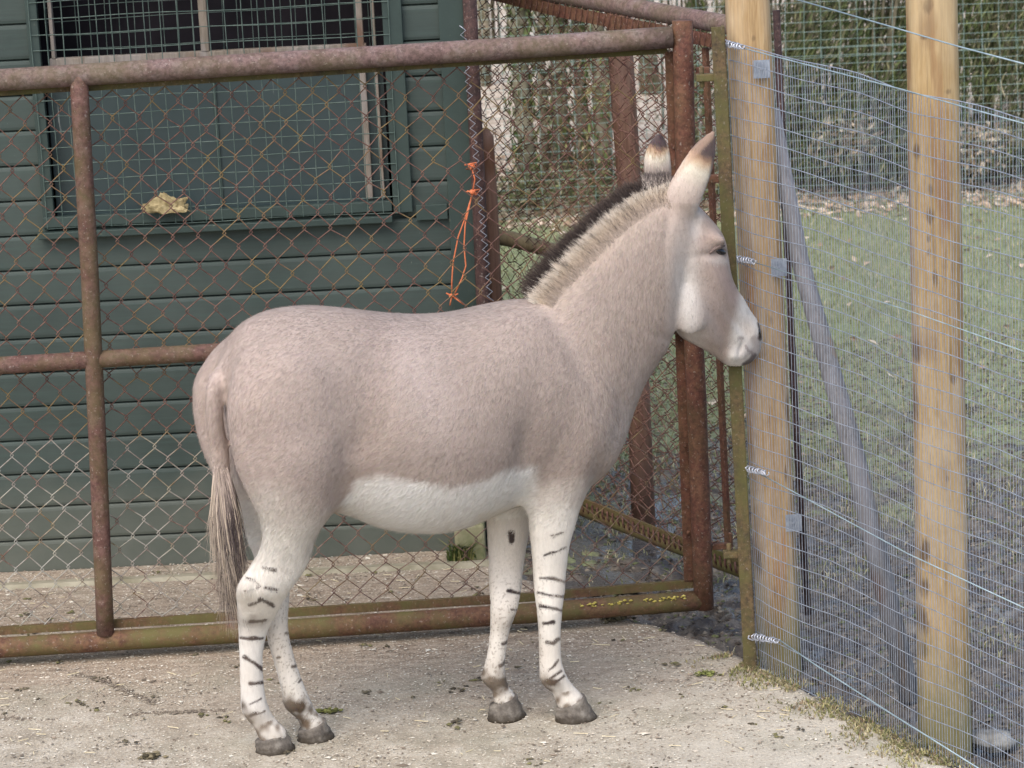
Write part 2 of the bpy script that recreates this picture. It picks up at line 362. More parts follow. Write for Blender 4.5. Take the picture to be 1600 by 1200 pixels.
def blades(name, pts, hgt, wid, cols, lean=.5, label=None, parent=None, mat=None):
    """pts (n,3); one two-quad bent blade each"""
    n = len(pts); P = np.asarray(pts, float); h = np.asarray(hgt)[:, None]*np.ones((n, 1)); wd = np.asarray(wid)[:, None]*np.ones((n, 1))
    a = rng.uniform(0, 6.28, n); side = np.stack([np.cos(a), np.sin(a), np.zeros(n)], 1)
    b = rng.uniform(0, 6.28, n); ln = np.stack([np.cos(b), np.sin(b), np.zeros(n)], 1)*rng.uniform(.1, 1, (n, 1))*lean
    up = np.array([0, 0, 1.0])
    v0 = P - side*wd; v1 = P + side*wd; mid = P + h*.55*(up + ln*.5); v2 = mid + side*wd*.7; v3 = mid - side*wd*.7; tip = P + h*(up*.9 + ln*1.3)
    Vv = np.stack([v0, v1, v2, v3, tip, tip], 1).reshape(-1, 3); base = np.arange(n)[:, None]*6
    Ff = np.concatenate([base + np.array([[0, 1, 2, 3]]), base + np.array([[3, 2, 4, 5]])], 0)
    # triangle tips: degenerate-free by nudging last vert
    Vv = Vv.reshape(n, 6, 3); Vv[:, 4] += side*wd*.08; Vv[:, 5] -= side*wd*.08; Vv = Vv.reshape(-1, 3)
    C = np.repeat(cols, 6, 0)
    return npmesh(name, Vv, Ff, mat or M['vcol'], parent, cols=C)
def chips(name, P, size, cols, flat=.3, mat=None, parent=None):
    """little irregular lumps (octahedra)"""
    n = len(P); s = np.asarray(size)[:, None, None]
    base = np.array([[1, 0, 0], [0, 1, 0], [-1, 0, 0], [0, -1, 0], [0, 0, 1], [0, 0, -1.0]])[None]*np.ones((n, 1, 1))
    base = base*(1+rng.uniform(-.45, .45, (n, 6, 1))); a = rng.uniform(0, 6.28, n); st = rng.uniform(.6, 1.8, n)
    base[..., 0] *= st[:, None]
    base[..., 2] *= flat if np.isscalar(flat) else np.asarray(flat)[:, None]
    x = base[..., 0]*np.cos(a)[:, None]-base[..., 1]*np.sin(a)[:, None]; y = base[..., 0]*np.sin(a)[:, None]+base[..., 1]*np.cos(a)[:, None]
    Vv = (np.stack([x, y, base[..., 2]], -1)*s + P[:, None]).reshape(-1, 3)
    t = np.array([[0, 1, 4], [1, 2, 4], [2, 3, 4], [3, 0, 4], [1, 0, 5], [2, 1, 5], [3, 2, 5], [0, 3, 5]])
    Ff = (np.arange(n)[:, None, None]*6 + t[None]).reshape(-1, 3)
    return npmesh(name, Vv, Ff, mat or M['vcol'], parent, cols=np.repeat(cols, 6, 0))
def pal(n, colors, var=.2):
    c = np.array(colors)[rng.integers(0, len(colors), n)]; return np.clip(c*rng.uniform(1-var, 1+var, (n, 1)), 0, 1)

# gravel, straw and dung crumbs on the concrete
P = []; S = []
while len(P) < 26000:
    x = rng.uniform(-2, 1.6); y = rng.uniform(6.6, 10); 
    if x > slab_right(y)-.02: continue
    if fbm((x*2.5, y*5, 2)) + .35*(y-7.9) < rng.uniform(-.8, .5): continue
    P.append((x, y, .002)); S.append(rng.uniform(.0015, .0045) if rng.random() < .985 else rng.uniform(.005, .010))
tag(chips('yard_crumbs', np.array(P), S, pal(len(P), [(.60, .56, .47), (.52, .46, .37), (.15, .12, .09), (.26, .21, .16), (.40, .35, .28)])), 'small gravel crumbs and dung bits scattered over the concrete yard', 'yard litter', kind='stuff')
n = 420; X = rng.uniform(-2, 1.5, n); Y = rng.uniform(6.6, 9.9, n); mb = MB()
for x, y in zip(X, Y):
    if x > slab_right(y)-.02: continue
    a = rng.uniform(0, 3.14); L = rng.uniform(.006, .022); d = Vector((math.cos(a), math.sin(a), rng.uniform(-.05, .05)))*L
    mb.bar(Vector((x, y, .006))-d, Vector((x, y, .006))+d, .0009, .0009)
M['straw'] = simple('straw', (.55, .46, .28), (.68, .60, .42), 30, .8)
tag(mb.build('straw_bits', M['straw']), 'short straws strewn over the concrete yard', 'straw', kind='stuff')
# dung clods (countable ones the photo shows)
def clod(name, px, py, s, label, col=(.09, .075, .045), grp='dung clods on the yard'):
    c = at_z(px, py, .004); n = 60
    P = np.array([c])+rng.normal(0, 1, (n, 3))*np.array([s, s*.6, 0])*.5; P[:, 2] = rng.uniform(.003, s*.35, n)
    o = chips(name, P, rng.uniform(s*.12, s*.3, n), pal(n, [col, tuple(k*1.8 for k in col), tuple(k*.6 for k in col)]), .6)
    tag(o, label, 'clod', grp)
clod('dung_clod', 86, 765, .028, 'small dark clod on the concrete near the left edge, below the gate')
clod('dung_clod', 795+165, 0+968, .04, 'dark clod lying directly under the bottom pipe right of the forelegs')
clod('moss_tuft', 1105, 1053, .028, 'small green moss tuft on the concrete left of the mossy pole foot', (.12, .13, .04), 'moss tufts')
clod('dung_clod', 235, 1182, .032, 'flat dark scrap at the lower left, left of the rear hooves')
clod('moss_tuft', 512, 1112, .03, 'mossy tuft just right of the far hind hoof', (.10, .10, .03), 'moss tufts')
clod('dung_clod', 1022, 958, .02, 'small clod on the yard under the yellow lichen of the gate')
jl = []
for pts in ([(90, 1048), (160, 1062), (240, 1100)], [(0, 1122), (120, 1124), (250, 1113), (380, 1108)]):
    for (a_, b_), (c_, d_) in zip(pts, pts[1:]):
        for k in range(260):
            t = rng.random(); q = at_z(a_+(c_-a_)*t, b_+(d_-b_)*t, .001); jl.append((q.x+rng.normal(0, .006), q.y+rng.normal(0, .008), .001))
jl = np.array(jl); tag(chips('joint_dirt', jl, rng.uniform(.002, .006, len(jl)), pal(len(jl), [(.16, .13, .10), (.24, .20, .15), (.11, .09, .07)]), .25), 'dark dirt gathered along the joints between the concrete slabs', 'dirt', kind='stuff')
P = []
while len(P) < 420:
    x = rng.uniform(-1.9, 1.4); y = 6.9+2.9*rng.random()**.8
    if x > slab_right(y)-.03: continue
    k = rng.integers(2, 8); s_ = rng.uniform(.003, .010)
    P += [(x+rng.normal(0, s_*1.6), y+rng.normal(0, s_*1.6), .004) for _ in range(k)]
P = np.array(P); tag(chips('dirt_clumps', P, rng.uniform(.003, .010, len(P)), pal(len(P), [(.10, .085, .055), (.06, .05, .035), (.14, .13, .06)]), .5), 'small dark dirt and dung clumps dotted over the concrete yard', 'dirt', kind='stuff')
# moss / grass strip at slab edge
n = 9000; t = rng.uniform(-.15, 2.0, n); off = -np.abs(rng.normal(0, .07, n)) + rng.uniform(-.02, .07, n)
base = np.array([FP]) + np.outer(t, np.array(FT)); nrm = np.array(FN)
sgn = 1 if (Vector((FP.x-1, FP.y-1, 0))-FP).dot(FN) > 0 else -1
Pm = base + np.outer(-off*sgn*1.0, nrm); Pm[:, 2] = .002
keep = np.array([fbm((p[0]*7, p[1]*7, 8)) > -.12 for p in Pm]); Pm = Pm[keep]; n = len(Pm)
o = blades('moss_strip', Pm, rng.uniform(.004, .016, n), rng.uniform(.0015, .0032, n), pal(n, [(.20, .20, .08), (.30, .27, .13), (.14, .14, .06), (.38, .33, .20), (.22, .16, .10)], .35), 1.1)
tag(o, 'yellow green moss and short grass along the edge of the concrete', 'moss', kind='stuff')
# paddock grass + leaves + mud crumbs
P = []; 
while len(P) < 42000:
    y = 8.4 + 8.9*rng.random()**1.15; half = .19*y; x = rng.uniform(-.6, min(half+.4, 3.6))
    if x < slab_right(min(y, 10.4))+.03 and y < 10.5: continue
    d = (y-9.7)*.24 + fbm((x*1.6, y*1.6, 11))*1.0 + fbm((x*7, y*7, 1))*.5
    if d < rng.uniform(-.15, .6): continue
    P.append((x, y, ground_z(x, y)))
P = np.array(P); n = len(P)
o = blades('paddock_grass', P, rng.uniform(.012, .04, n), rng.uniform(.0014, .003, n), pal(n, [(.17, .18, .08), (.24, .24, .12), (.33, .31, .18), (.42, .38, .25), (.13, .14, .06)]), .9)
tag(o, 'short trodden grass of the paddock behind the fences', 'grass', kind='stuff')
P = []
while len(P) < 26000:
    y = rng.uniform(7.2, 13.2); x = rng.uniform(-.5, .19*y+.4)
    if x < slab_right(min(y, 10.4))+.0 and y < 10.5: continue
    P.append((x, y, ground_z(x, y)))
P = np.array(P); n = len(P)
tag(chips('mud_crumbs', P, rng.uniform(.003, .011, n), pal(n, [(.05, .04, .032), (.09, .07, .055), (.14, .115, .09), (.20, .17, .13), (.10, .11, .05)]), .6), 'churned mud lumps and wood chips in the paddock', 'mud', kind='stuff')
def leaves(name, P, L, W, cols, dirs=None, parent=None, mat=None, curl=.3):
    n = len(P); L = np.asarray(L)[:, None]; W = np.asarray(W)[:, None]
    if dirs is None:
        dirs = rng.normal(0, 1, (n, 3)); 
    d = dirs/np.linalg.norm(dirs, axis=1, keepdims=True); r = rng.normal(0, 1, (n, 3)); s = np.cross(d, r); s /= np.linalg.norm(s, axis=1, keepdims=True); k = np.cross(d, s)
    v = np.stack([P, P + d*L*.5 + s*W + k*W*curl, P + d*L - k*L*curl*.3, P + d*L*.5 - s*W + k*W*curl], 1).reshape(-1, 3)
    f = np.arange(n*4).reshape(n, 4)
    return npmesh(name, v, f, mat or M['leaf'], parent, cols=np.repeat(cols, 4, 0))
P = []
while len(P) < 9000:
    y = rng.uniform(16.7, 19.5) if rng.random() < .8 else rng.uniform(11, 16.8)
    if y < 16.5 and rng.random() > .08: continue
    x = rng.uniform(-1.2, 4.2); P.append((x, y, ground_z(x, y)+.012))
P = np.array(P); n = len(P); dd = rng.normal(0, 1, (n, 3)); dd[:, 2] *= .35
tag(leaves('fallen_leaves', P, rng.uniform(.03, .08, n), rng.uniform(.008, .02, n), pal(n, [(.42, .31, .22), (.52, .41, .31), (.30, .21, .14), (.60, .51, .41)]), dd), 'beige fallen leaves in drifts along the foot of the far hedge', 'leaves', kind='stuff')
# ================================================================== SHED
YH = 9.80
def hp(x, y): return at_y(x, y, YH)
cornerX = hp(746, 600).x; zr = lambda x, y: hp(x, y).z
shed = thing('garden_shed', 'dark green wooden shed with shiplap boards and wire covered window', 'shed', (cornerX-2.2, YH, 0))
wl, wr = hp(75, 200).x, hp(606, 200).x
winbot = zr(330, 345)
zbase = zr(350, 880)
pitchb = (zr(350, 468)-zr(350, 879))/ (411/52.5)
mb = MB(); z = zbase; XL = cornerX-4.6
ft = .016
def board(mb, xa, xb, z0, h, yf=YH):
    # shiplap profile: flat face, coved top
    pr = [(.002, 0), (0, h*.08), (.0, h*.86), (.002, h*.93), (.005, h*.96), (.010, h*.975), (.020, h*.985), (.020, 0)]
    n = len(pr); vs = [(x, yf + a, z0 + b) for x in (xa, xb) for a, b in pr]
    mb.add(vs, [(i, (i+1) % n, n+(i+1) % n, n+i) for i in range(n)] + [tuple(range(n))[::-1], tuple(range(n, 2*n))])
k = 0
while z < 2.75:
    jit = random.uniform(-.0015, .0015)
    if z + pitchb*.5 < winbot: board(mb, XL, cornerX-.01, z, pitchb-.003, YH+jit)
    else:
        board(mb, XL, wl-.03, z, pitchb-.003, YH+jit); board(mb, wr+.055, cornerX-.01, z, pitchb-.003, YH+jit)
    z += pitchb; k += 1
mb.box((XL/2+cornerX/2, YH+.034, 1.38/1), ((cornerX-XL)/2, .004, .0))if False else None
mb.build('wall', M['siding'], shed)
mb = MB()   # backing and side/back walls
mb.box(((XL+cornerX)/2, YH+.03, (zbase+winbot)/2), ((cornerX-XL)/2-.02, .006, (winbot-zbase)/2-.01))
mb.box(((XL+wl)/2-.02, YH+.03, (winbot+2.75)/2), ((wl-XL)/2-.03, .006, (2.75-winbot)/2))
mb.box(((cornerX+wr)/2+.01, YH+.03, (winbot+2.75)/2), ((cornerX-wr)/2-.03, .006, (2.75-winbot)/2))
mb.box((cornerX-.02, YH+1.3, 1.38), (.012, 1.25, 1.36)); mb.box((XL+.02, YH+1.3, 1.38), (.012, 1.25, 1.36)); mb.box(((XL+cornerX)/2, YH+2.56, 1.38), ((cornerX-XL)/2, .012, 1.36))
mb.box(((XL+cornerX)/2, YH+.5, .03), ((cornerX-XL)/2-.05, .44, .02))
mb.build('inner_wall', M['trim'], shed)
mb = MB()
mb.box(((XL+cornerX)/2, YH+1.25, 2.86), ((cornerX-XL)/2+.12, 1.5, .04)); mb.build('roof', M['black'], shed, .01)
mb = MB()   # corner board
cx0, cx1 = hp(700, 300).x, hp(739, 300).x
mb.box(((cx0+cx1)/2, YH-.012, (zbase+2.75)/2), ((cx1-cx0)/2, .012, (2.75-zbase)/2)); mb.box((cx1-.008+.004, YH+.05, (zbase+2.75)/2), (.010, .05, (2.75-zbase)/2-.002))
mb.build('corner_board', M['trim'], shed, .003)
mb = MB(); hpP = hp(675, 330); mb.box((hpP.x, YH-.014, hpP.z), (.055, .010, .027)); mb.build('patch_board', M['trim'], shed, .002)
win = MB()
# window > frame etc
tl, tr = hp(57, 200).x, hp(640, 200).x
win.box(((tl+wl)/2, YH-.014, (winbot+2.75)/2), ((wl-tl)/2, .014, (2.75-winbot)/2)); win.box(((tr+wr)/2, YH-.014, (winbot+2.75)/2), ((tr-wr)/2-.004, .014, (2.75-winbot)/2))
wz = zr(330, 325)
win.box(((tl+wr)/2, YH-.020, (winbot+wz)/2+.004), ((wr-tl)/2, .016, (wz-winbot)/2-.004))
win.box(((tl+wr)/2-.01, YH-.030, winbot-.018), ((wr-tl)/2+.01, .022, .012))
window = win.build('window', M['trim'], shed, .003)
mb = MB(); zsill = zr(330, 97); zst = zr(330, 81)
mb.box(((wl+wr)/2-.02, YH+.045, (zsill+zst)/2), ((wr-wl)/2-.04, .02, (zst-zsill)/2))
for xa, xb, ztop, zbot in ((318, 331, 2.72, zst), (562, 573, 2.72, wz), (586, 592, 2.72, wz), (84, 90, 2.72, zst)):
    X0, X1 = hp(xa, 150).x, hp(xb, 150).x; mb.box(((X0+X1)/2, YH+.04, (ztop+zbot)/2), ((X1-X0)/2, .017, (ztop-zbot)/2+.001))
mb.build('sash_frame', M['framewood'], window, .003)
mb = MB(); mb.box(((wl+wr)/2-.005, YH+.060, (wz+zsill)/2-.01), ((wr-wl)/2-.003, .004, (zsill-wz)/2+.01)); mb.build('pane', M['pane'], window)
# bars seen behind the lower pane
mb = MB()
X0 = hp(340, 250).x; mb.box((X0, YH+.052, (wz+zsill)/2), (.006, .004, (zsill-wz)/2-.001)); mb.build('glazing_bar', M['trim'], window)
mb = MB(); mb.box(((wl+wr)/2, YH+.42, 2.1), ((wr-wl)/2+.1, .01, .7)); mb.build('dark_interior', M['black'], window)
def weld(mb, P0, U, Vv, nu, nv, r, wob=0, n=4, offs=None):
    """welded wire grid spanned by corners P0 + U*s + V*t"""
    nrm = U.cross(Vv).normalized()
    for i in range(nu+1):
        s = i/nu; w0 = random.uniform(-wob, wob); mb.tube([P0 + U*s + Vv*t + U.normalized()*(w0+wob*.6*math.sin(t*9+i)) + nrm*r for t in (0, .17, .33, .5, .67, .83, 1)], r, n, False)
    for j in range(nv+1):
        t = j/nv; mb.tube([P0 + U*s + Vv*t + Vv.normalized()*(wob*1.0*math.sin(s*11+j*1.3)) - nrm*r for s in np.linspace(0, 1, 9)], r, n, False)
mb = MB(); zt = 2.72; U = Vector((wr-wl+.05, 0, 0)); Vv = Vector((0, 0, zt-winbot))
weld(mb, Vector((wl-.025, YH-.034, winbot+.004)), U, Vv, int(U.length/.0545), int(Vv.length/.0555), .0017, .003); mb.build('wire_guard', M['sash'], window)
mb = MB(); weld(mb, Vector((wl, YH+.15, zsill)), Vector((wr-wl, 0, .012)), Vector((.01, 0, zt-zsill)), int(U.length/.052), int((zt-zsill)/.05), .0014, .002); mb.build('inner_wire_guard', M['sash'], window)
# plinth
mb = MB(); pz = zbase-.008
vs = [(XL, YH-.04, pz), (cornerX+.02, YH-.04, pz), (cornerX+.02, YH-.20, .012), (XL, YH-.20, .012), (XL, YH-.24, -.01), (cornerX+.02, YH-.24, -.01), (XL, YH+.1, pz), (cornerX+.02, YH+.1, pz)]
mb.add(vs, [(0, 1, 2, 3), (3, 2, 5, 4), (6, 7, 1, 0)]); mb.build('plinth', M['plinth'], shed)
# corner block, weeds, scrap on ledge
bp = at_z(736, 878); mb = MB(); mb.box((bp.x, bp.y+.09, .065), (.055, .08, .07)); o = mb.build('concrete_block', M['block'], None, .012); tag(o, 'mossy concrete block at the foot of the shed corner', 'block')
wp = at_z(722, 876); n = 260; P = np.array([wp])+rng.normal(0, 1, (n, 3))*np.array([.022, .015, 0]); P[:, 2] = 0
wd = thing('weed_tuft', 'green weed tuft growing against the shed corner block', 'weed', wp)
blades('leaf_blades', P, rng.uniform(.02, .10, n), rng.uniform(.002, .005, n), pal(n, [(.05, .08, .02), (.10, .12, .03), (.18, .17, .06), (.03, .05, .015)]), .7, parent=wd)
mb = MB(); sp = hp(268, 318)
bm = bmesh.new(); bmesh.ops.create_icosphere(bm, subdivisions=4, radius=1)
for v in bm.verts:
    c = v.co.copy(); q = 1+.55*fbm(c*1.6, 4)+.25*fbm(c*5, 3)
    v.co = Vector((c.x*.078*q, c.y*.020*q, max(c.z, -.15)*(.036+.022*math.exp(-((c.x+.25)/.3)**2))*q))
me = bpy.data.meshes.new('crumpled_scrap'); bm.to_mesh(me); bm.free()
M['scrap'] = simple('straw yellow scrap', (.17, .13, .06), (.38, .31, .17), 45, .8, .2, 0, .6)
o = link('crumpled_scrap', me, M['scrap']); o.location = (sp.x, YH-.058, wz+.004+.006); tag(o, 'crumpled straw yellow scrap resting on the window ledge', 'scrap')

# ================================================================== CHAIN LINK
def chainlink(mb, quad, nu, nv, r, seed=0, wob=.10, kink=.18, n=4, rot=0):
    """quad: P00,P10,P11,P01 (bottom-left, bottom-right, top-right, top-left); nu x nv diamonds"""
    A, B, C, D = quad; rd = random.Random(seed); nrm = (B-A).cross(D-A).normalized()
    cell = (B-A).length/nu
    jx = {}
    def node(i, j):
        if (i, j) not in jx: jx[(i, j)] = (rd.gauss(0, wob)*.5, rd.gauss(0, wob)*.5)
        a, b = jx[(i, j)]; s = min(max((i*.5+a*(0 < i < 2*nu))/nu, 0), 1); t = min(max((j*.5+b)/nv, 0), 1)
        return (A*(1-s)+B*s)*(1-t) + (D*(1-s)+C*s)*t
    for i in range(2*nu):
        pts = []
        for j in range(2*nv+1):
            left = (i+j) % 2 == 0
            p = node(i if left else i+1, j); 
            # interlock: step past the neighbour and back
            side = (-1 if left else 1)
            off = nrm*(r*1.1*(1 if left else -1))
            ex = (B-A).normalized()*side*cell*kink*.12; ez = Vector((0, 0, cell*.10))
            pts += [p - ez*.7 + off*.2, p + ex + off, p + ez*.7 + off*.2]
        mb.tube(pts, r, n, False)

# ================================================================== MAIN GATE
gL, gR = at_z(0, 1012, .065), at_z(1100, 937, .065)
GP, GN, GT = vplane(gL, gR)
def gp(x, y, off=0):                 # off>0: towards the camera
    p = at_p(x, y, GP, GN); s = 1 if GN.dot(CAM-GP) > 0 else -1; return p + GN*off*s
gate = thing('field_gate', 'long rusty pipe gate filled with chain link, standing behind the donkey', 'gate', gR)
px = 479.0
def pipe(name, pts, wpx, mat, parent=gate, off=0, n=16, fn=gp):
    P = [fn(x, y, off) for x, y in pts]; L = []
    for a, b in zip(P, P[1:]):
        k = max(2, int((b-a).length/.12)); L += [a.lerp(b, i/k) for i in range(k)]
    L.append(P[-1]); mb = MB(); mb.tube(L, wpx/px/2, n); return mb.build(name, mat, parent)
def mid(pts, x):
    for (a, ya), (b, yb) in zip(pts, pts[1:]):
        if x <= b: return ya+(yb-ya)*(x-a)/(b-a)
    return pts[-1][1]
top = [(-260, 141), (0, 125), (400, 100), (800, 75.5), (1050, 58)]
bot = [(-260, 1029), (0, 1012), (400, 987), (830, 958), (1095, 938)]
pipe('top_rail', top, 33, M['rail_top']); pipe('bottom_rail', bot, 32, M['rail_moss'])
pipe('middle_rail', [(-260, 588), (0, 571), (335, 550), (1072, 508)], 27, M['rail'])
pipe('upright', [(123, 118), (140, 420), (153, 700), (165, 990)], 27.5, M['rail'], off=.006)
pipe('upright', [(1066, 32), (1072, 300), (1088, 620), (1100, 950)], 31, M['rust'], off=.003)
mb = MB(); mb.tube([gp(123+i*.055*10, 352) for i in (-.02, .02)], .001); 
# inner flat frame behind
def flat(name, pts, wpx, mat, off=-.04, fn=gp):
    mb = MB(); 
    for (a, b) in zip(pts, pts[1:]): mb.bar(fn(*a, off), fn(*b, off), .004, wpx/px/2)
    for (a, b) in zip(pts, pts[1:]): mb.bar(fn(*a, off-.018)+Vector((0, 0, .004)), fn(*b, off-.018)+Vector((0, 0, .004)), .016, .003)
    return mb.build(name, mat, gate)
def vflat(name, a, b, wpx, mat, off=-.04, fn=gp, parent=None):
    mb = MB(); p, q = fn(*a, off), fn(*b, off); mb.bar(p, q, wpx/px/2, .004, GN); return mb.build(name, mat, parent or gate, .001)
flat('inner_frame', [(-260, 163), (0, 147), (110, 140)], 10, M['pole']); flat('inner_frame', [(135, 139), (800, 95), (1045, 80)], 11, M['pole'])
flat('inner_frame', [(-260, 1005), (0, 992), (150, 983)], 12, M['rail_moss']); flat('inner_frame', [(175, 981), (830, 939), (1090, 917)], 13, M['rail_moss'])
vflat('inner_frame', (1050, 82), (1080, 915), 17, M['rust'])
# chain link panels
mb = MB(); q = [gp(168, 978, -.045), gp(1080, 914, -.045), gp(1046, 84, -.045), gp(130, 143, -.045)]
chainlink(mb, q, 22, 18, .0019, 3, .055, .5); mb.build('chain_link_mesh', M['wire_gate'], gate)
mb = MB(); q = [gp(-260, 1003, -.045), gp(150, 980, -.045), gp(112, 144, -.045), gp(-290, 168, -.045)]
chainlink(mb, q, 10, 18, .0019, 5, .055, .5); mb.build('chain_link_mesh', M['wire_gate'], gate)
# hinge lugs on the gate
mb = MB(); mb.box(gp(1098, 110), (.022, .010, .011)); mb.build('hinge_lug', M['rust'], gate, .003)
mb = MB(); mb.box(gp(1128, 853), (.032, .012, .010)); mb.tube([gp(1142, 855), gp(1141, 832)], .008); mb.build('hinge_lug', M['rust'], gate, .003)
mb = MB(); 
for yy in (232, 700, 835): 
    c = gp(1050 + (yy-82)*.036, yy, -.03); mb = MB(); mb.tube([c, c+Vector((0, -.012, 0))], .006); mb.build('bolt', M['rust'], gate)
# yellow lichen on the bottom rail: real crusts
M['lichen'] = simple('yellow lichen', (.36, .29, .06), (.50, .42, .12), 60, .9)
for xa, xb, k in ((895, 985, 22), (1000, 1070, 34)):
    mb = MB()
    for x in rng.uniform(xa, xb, k):
        y = mid(bot, x)-13+rng.uniform(0, 6); c = gp(x, y, .03); s = rng.uniform(.002, .0065)
        mb.tube([c+Vector((-s, .002, 0)), c+Vector((0, .0, s*.3)), c+Vector((s, .002, 0))], [s*.4, s*.7, s*.3], 6)
    mb.build('lichen_crust', M['lichen'], gate)

# ================================================================== MOSSY HINGE POLE
pb = at_z(1174, 1045); PY = pb.y
def pp(x, y): return at_y(x, y, PY)
mb = MB(); a, b = pp(1172, 1046), pp(1121, 42)
mb.bar(a, b, 10/525, .004, Vector((0, 1, 0))); mb.bar(a+Vector((9/525, .02, 0)), b+Vector((9/525, .02, 0)), .004, .022, Vector((0, 1, 0)))
pole = mb.build('hinge_pole', M['pole'], None, .001); tag(pole, 'mossy angle iron pole the gate hangs from, beside the timber post', 'pole')
for (x, y) in ((1108, 122), (1150, 868)):
    mb = MB(); c = pp(x, y); mb.box(c+Vector((0, .02, 0)), (.038, .016, .011)); mb.tube([c+Vector((-.02, .02, -.03)), c+Vector((-.02, .02, .035))], .008); mb.build('hinge_pin', M['pole'], pole, .003)
for y in (287, 385):
    pass
mb = MB(); c = pp(1128, 280); mb.box(c+Vector((-.02, .02, 0)), (.03, .012, .012)); mb.build('bracket', M['rust'], pole, .003)

# ================================================================== RUSTY FENCE PANEL (runs back to the shed)
rA, rB = at_z(915, 797, .08), at_z(1163, 890, .08)
RP, RN, RT = vplane(rA, rB)
def rp(x, y, off=0):
    p = at_p(x, y, RP, RN); s = 1 if RN.dot(CAM-RP) > 0 else -1; return p + RN*off*s
rf = thing('fence_panel', 'rusty chain link fence panel running back from the mossy pole to the shed', 'fence panel', rB)
pipe('top_rail', [(600, -52), (880, -7), (1010, 16), (1165, 44)], 31, M['rail_top'], rf, fn=rp)
pipe('bottom_rail', [(745, 726), (915, 797), (1050, 850), (1163, 892)], 26, M['rail_moss'], rf, fn=rp)
def rflat(pts, wpx, mat, off=.02):
    mb = MB()
    for a, b in zip(pts, pts[1:]): mb.bar(rp(*a, off), rp(*b, off), .004, wpx/470/2)
    mb.build('inner_frame', mat, rf)
rflat([(600, -40), (760, -14), (880, 16), (1010, 42), (1160, 70)], 20, M['rust'])
rflat([(745, 708), (915, 780), (1050, 834), (1163, 876)], 11, M['rail_moss'])
mb = MB(); mb.bar(rp(1102, 75), rp(1138, 862), .012, .006, RN); mb.build('end_stile', M['rust'], rf)
mb = MB(); q = [rp(748, 722, -.01), rp(1160, 886, -.01), rp(1112, 55, -.01), rp(735, -22, -.01)]
w_ = (q[1]-q[0]).length
chainlink(mb, q, int(w_/.072), 28, .0019, 11, .16, 1.6); mb.build('chain_link_mesh', M['wire_rust'], rf)
# hooks wrapped round the inner frames
mb = MB()
mb_low = MB()
for i in range(46):
    s = i/45; a = rp(760+(1155-760)*s, -12+(70+12)*s, .03); mb.tube([a+Vector((0, 0, -.03)), a+Vector((.004, -.006, 0)), a+Vector((.01, 0, .03))], .0015, 4)
    a = rp(800+(1160-800)*s, 742+(884-742)*s, .03); 
    if s > .3: mb_low.tube([a+Vector((0, 0, .02)), a+Vector((.0, -.006, -.005)), a+Vector((.008, 0, -.022))], .0035, 4)
mb.build('wire_hooks', M['wire_rust'], rf); mb_low.build('wire_hooks', M['wire_rust'], rf)
# corner post by the shed
CPY = 9.745
def cp(x, y, o=0): return at_y(x, y, CPY-o)
mb = MB(); L = [cp(*p) for p in ((731, -70), (738, 100), (748, 300), (756, 500), (766, 700), (774, 868))]
mb.tube(L, .0245, 14)
post = mb.build('corner_post', M['dark_red'], None); tag(post, 'dark red steel post at the shed corner, tied with orange twine', 'post')
mb = MB(); mb.tube([at_y(x, y, CPY+.25) for x, y in ((757, 200), (759, 214), (764, 303), (790, 850))], [.012, .028, .030, .03], 12); o = mb.build('old_stump_post', M['brownpost'], None); tag(o, 'short brown post with a rounded top just behind the steel corner post', 'post')
mb = MB(); mb.tube([at_y(x, y, 10.30) for x, y in ((752, 366), (800, 374), (850, 388), (1005, 425))], [.026, .030, .028, .022], 12); o = mb.build('mossy_log_rail', M['log'], None); tag(o, 'horizontal mossy log rail behind the chain link, left of the mane', 'log')
mb = MB(); bpst = at_z(1006, 812); mb.tube([at_y(x, y, bpst.y) for x, y in ((962, -120), (968, 60), (984, 300), (997, 600), (1006, 825))], [.045, .046, .044, .042, .045], 14)
o = mb.build('brown_post', M['brownpost'], None); tag(o, 'reddish brown timber post behind the rusty fence panel, left of the ears', 'post')
# galvanised lacing down the corner post
mb = MB(); pts = []
for i in range(60):
    t = i/59; x = 722+44*t + (5 if i % 2 else -4); y = 40+430*t; pts.append(cp(x, y, .045))
mb.tube(pts, .0016, 4); o = mb.build('lacing_wire', M['galv_bright'], None); tag(o, 'silver zigzag lacing wire down the dark red corner post', 'wire')
# orange twine
mb = MB()
for pts in ([(737, 262), (742, 280), (738, 302)], [(738, 304), (727, 340), (716, 370), (708, 410), (706, 440), (706, 462)], [(737, 306), (727, 350), (725, 385), (728, 415), (722, 435), (708, 464)],
            [(706, 462), (697, 458)], [(706, 462), (725, 476)], [(706, 462), (703, 477)], [(706, 463), (716, 459)], [(726, 258), (744, 254), (746, 268), (728, 264), (742, 258)], [(728, 300), (750, 296), (744, 304), (730, 298)]):
    mb.tube([cp(x, y, .06) for x, y in pts], .0025, 6)
for (x, y, r_) in ((737, 260, .013), (739, 300, .011), (706, 462, .010)):
    for k in range(9): 
        c = cp(x, y, .06); d = Vector(rng.normal(0, 1, 3)).normalized()*r_; e = Vector(rng.normal(0, 1, 3)).normalized()*r_; mb.tube([c-d, c+e*.5, c+d], .003, 5)
o = mb.build('orange_twine', M['twine'], None); tag(o, 'bright orange baler twine knotted round the corner post and hanging down', 'twine')

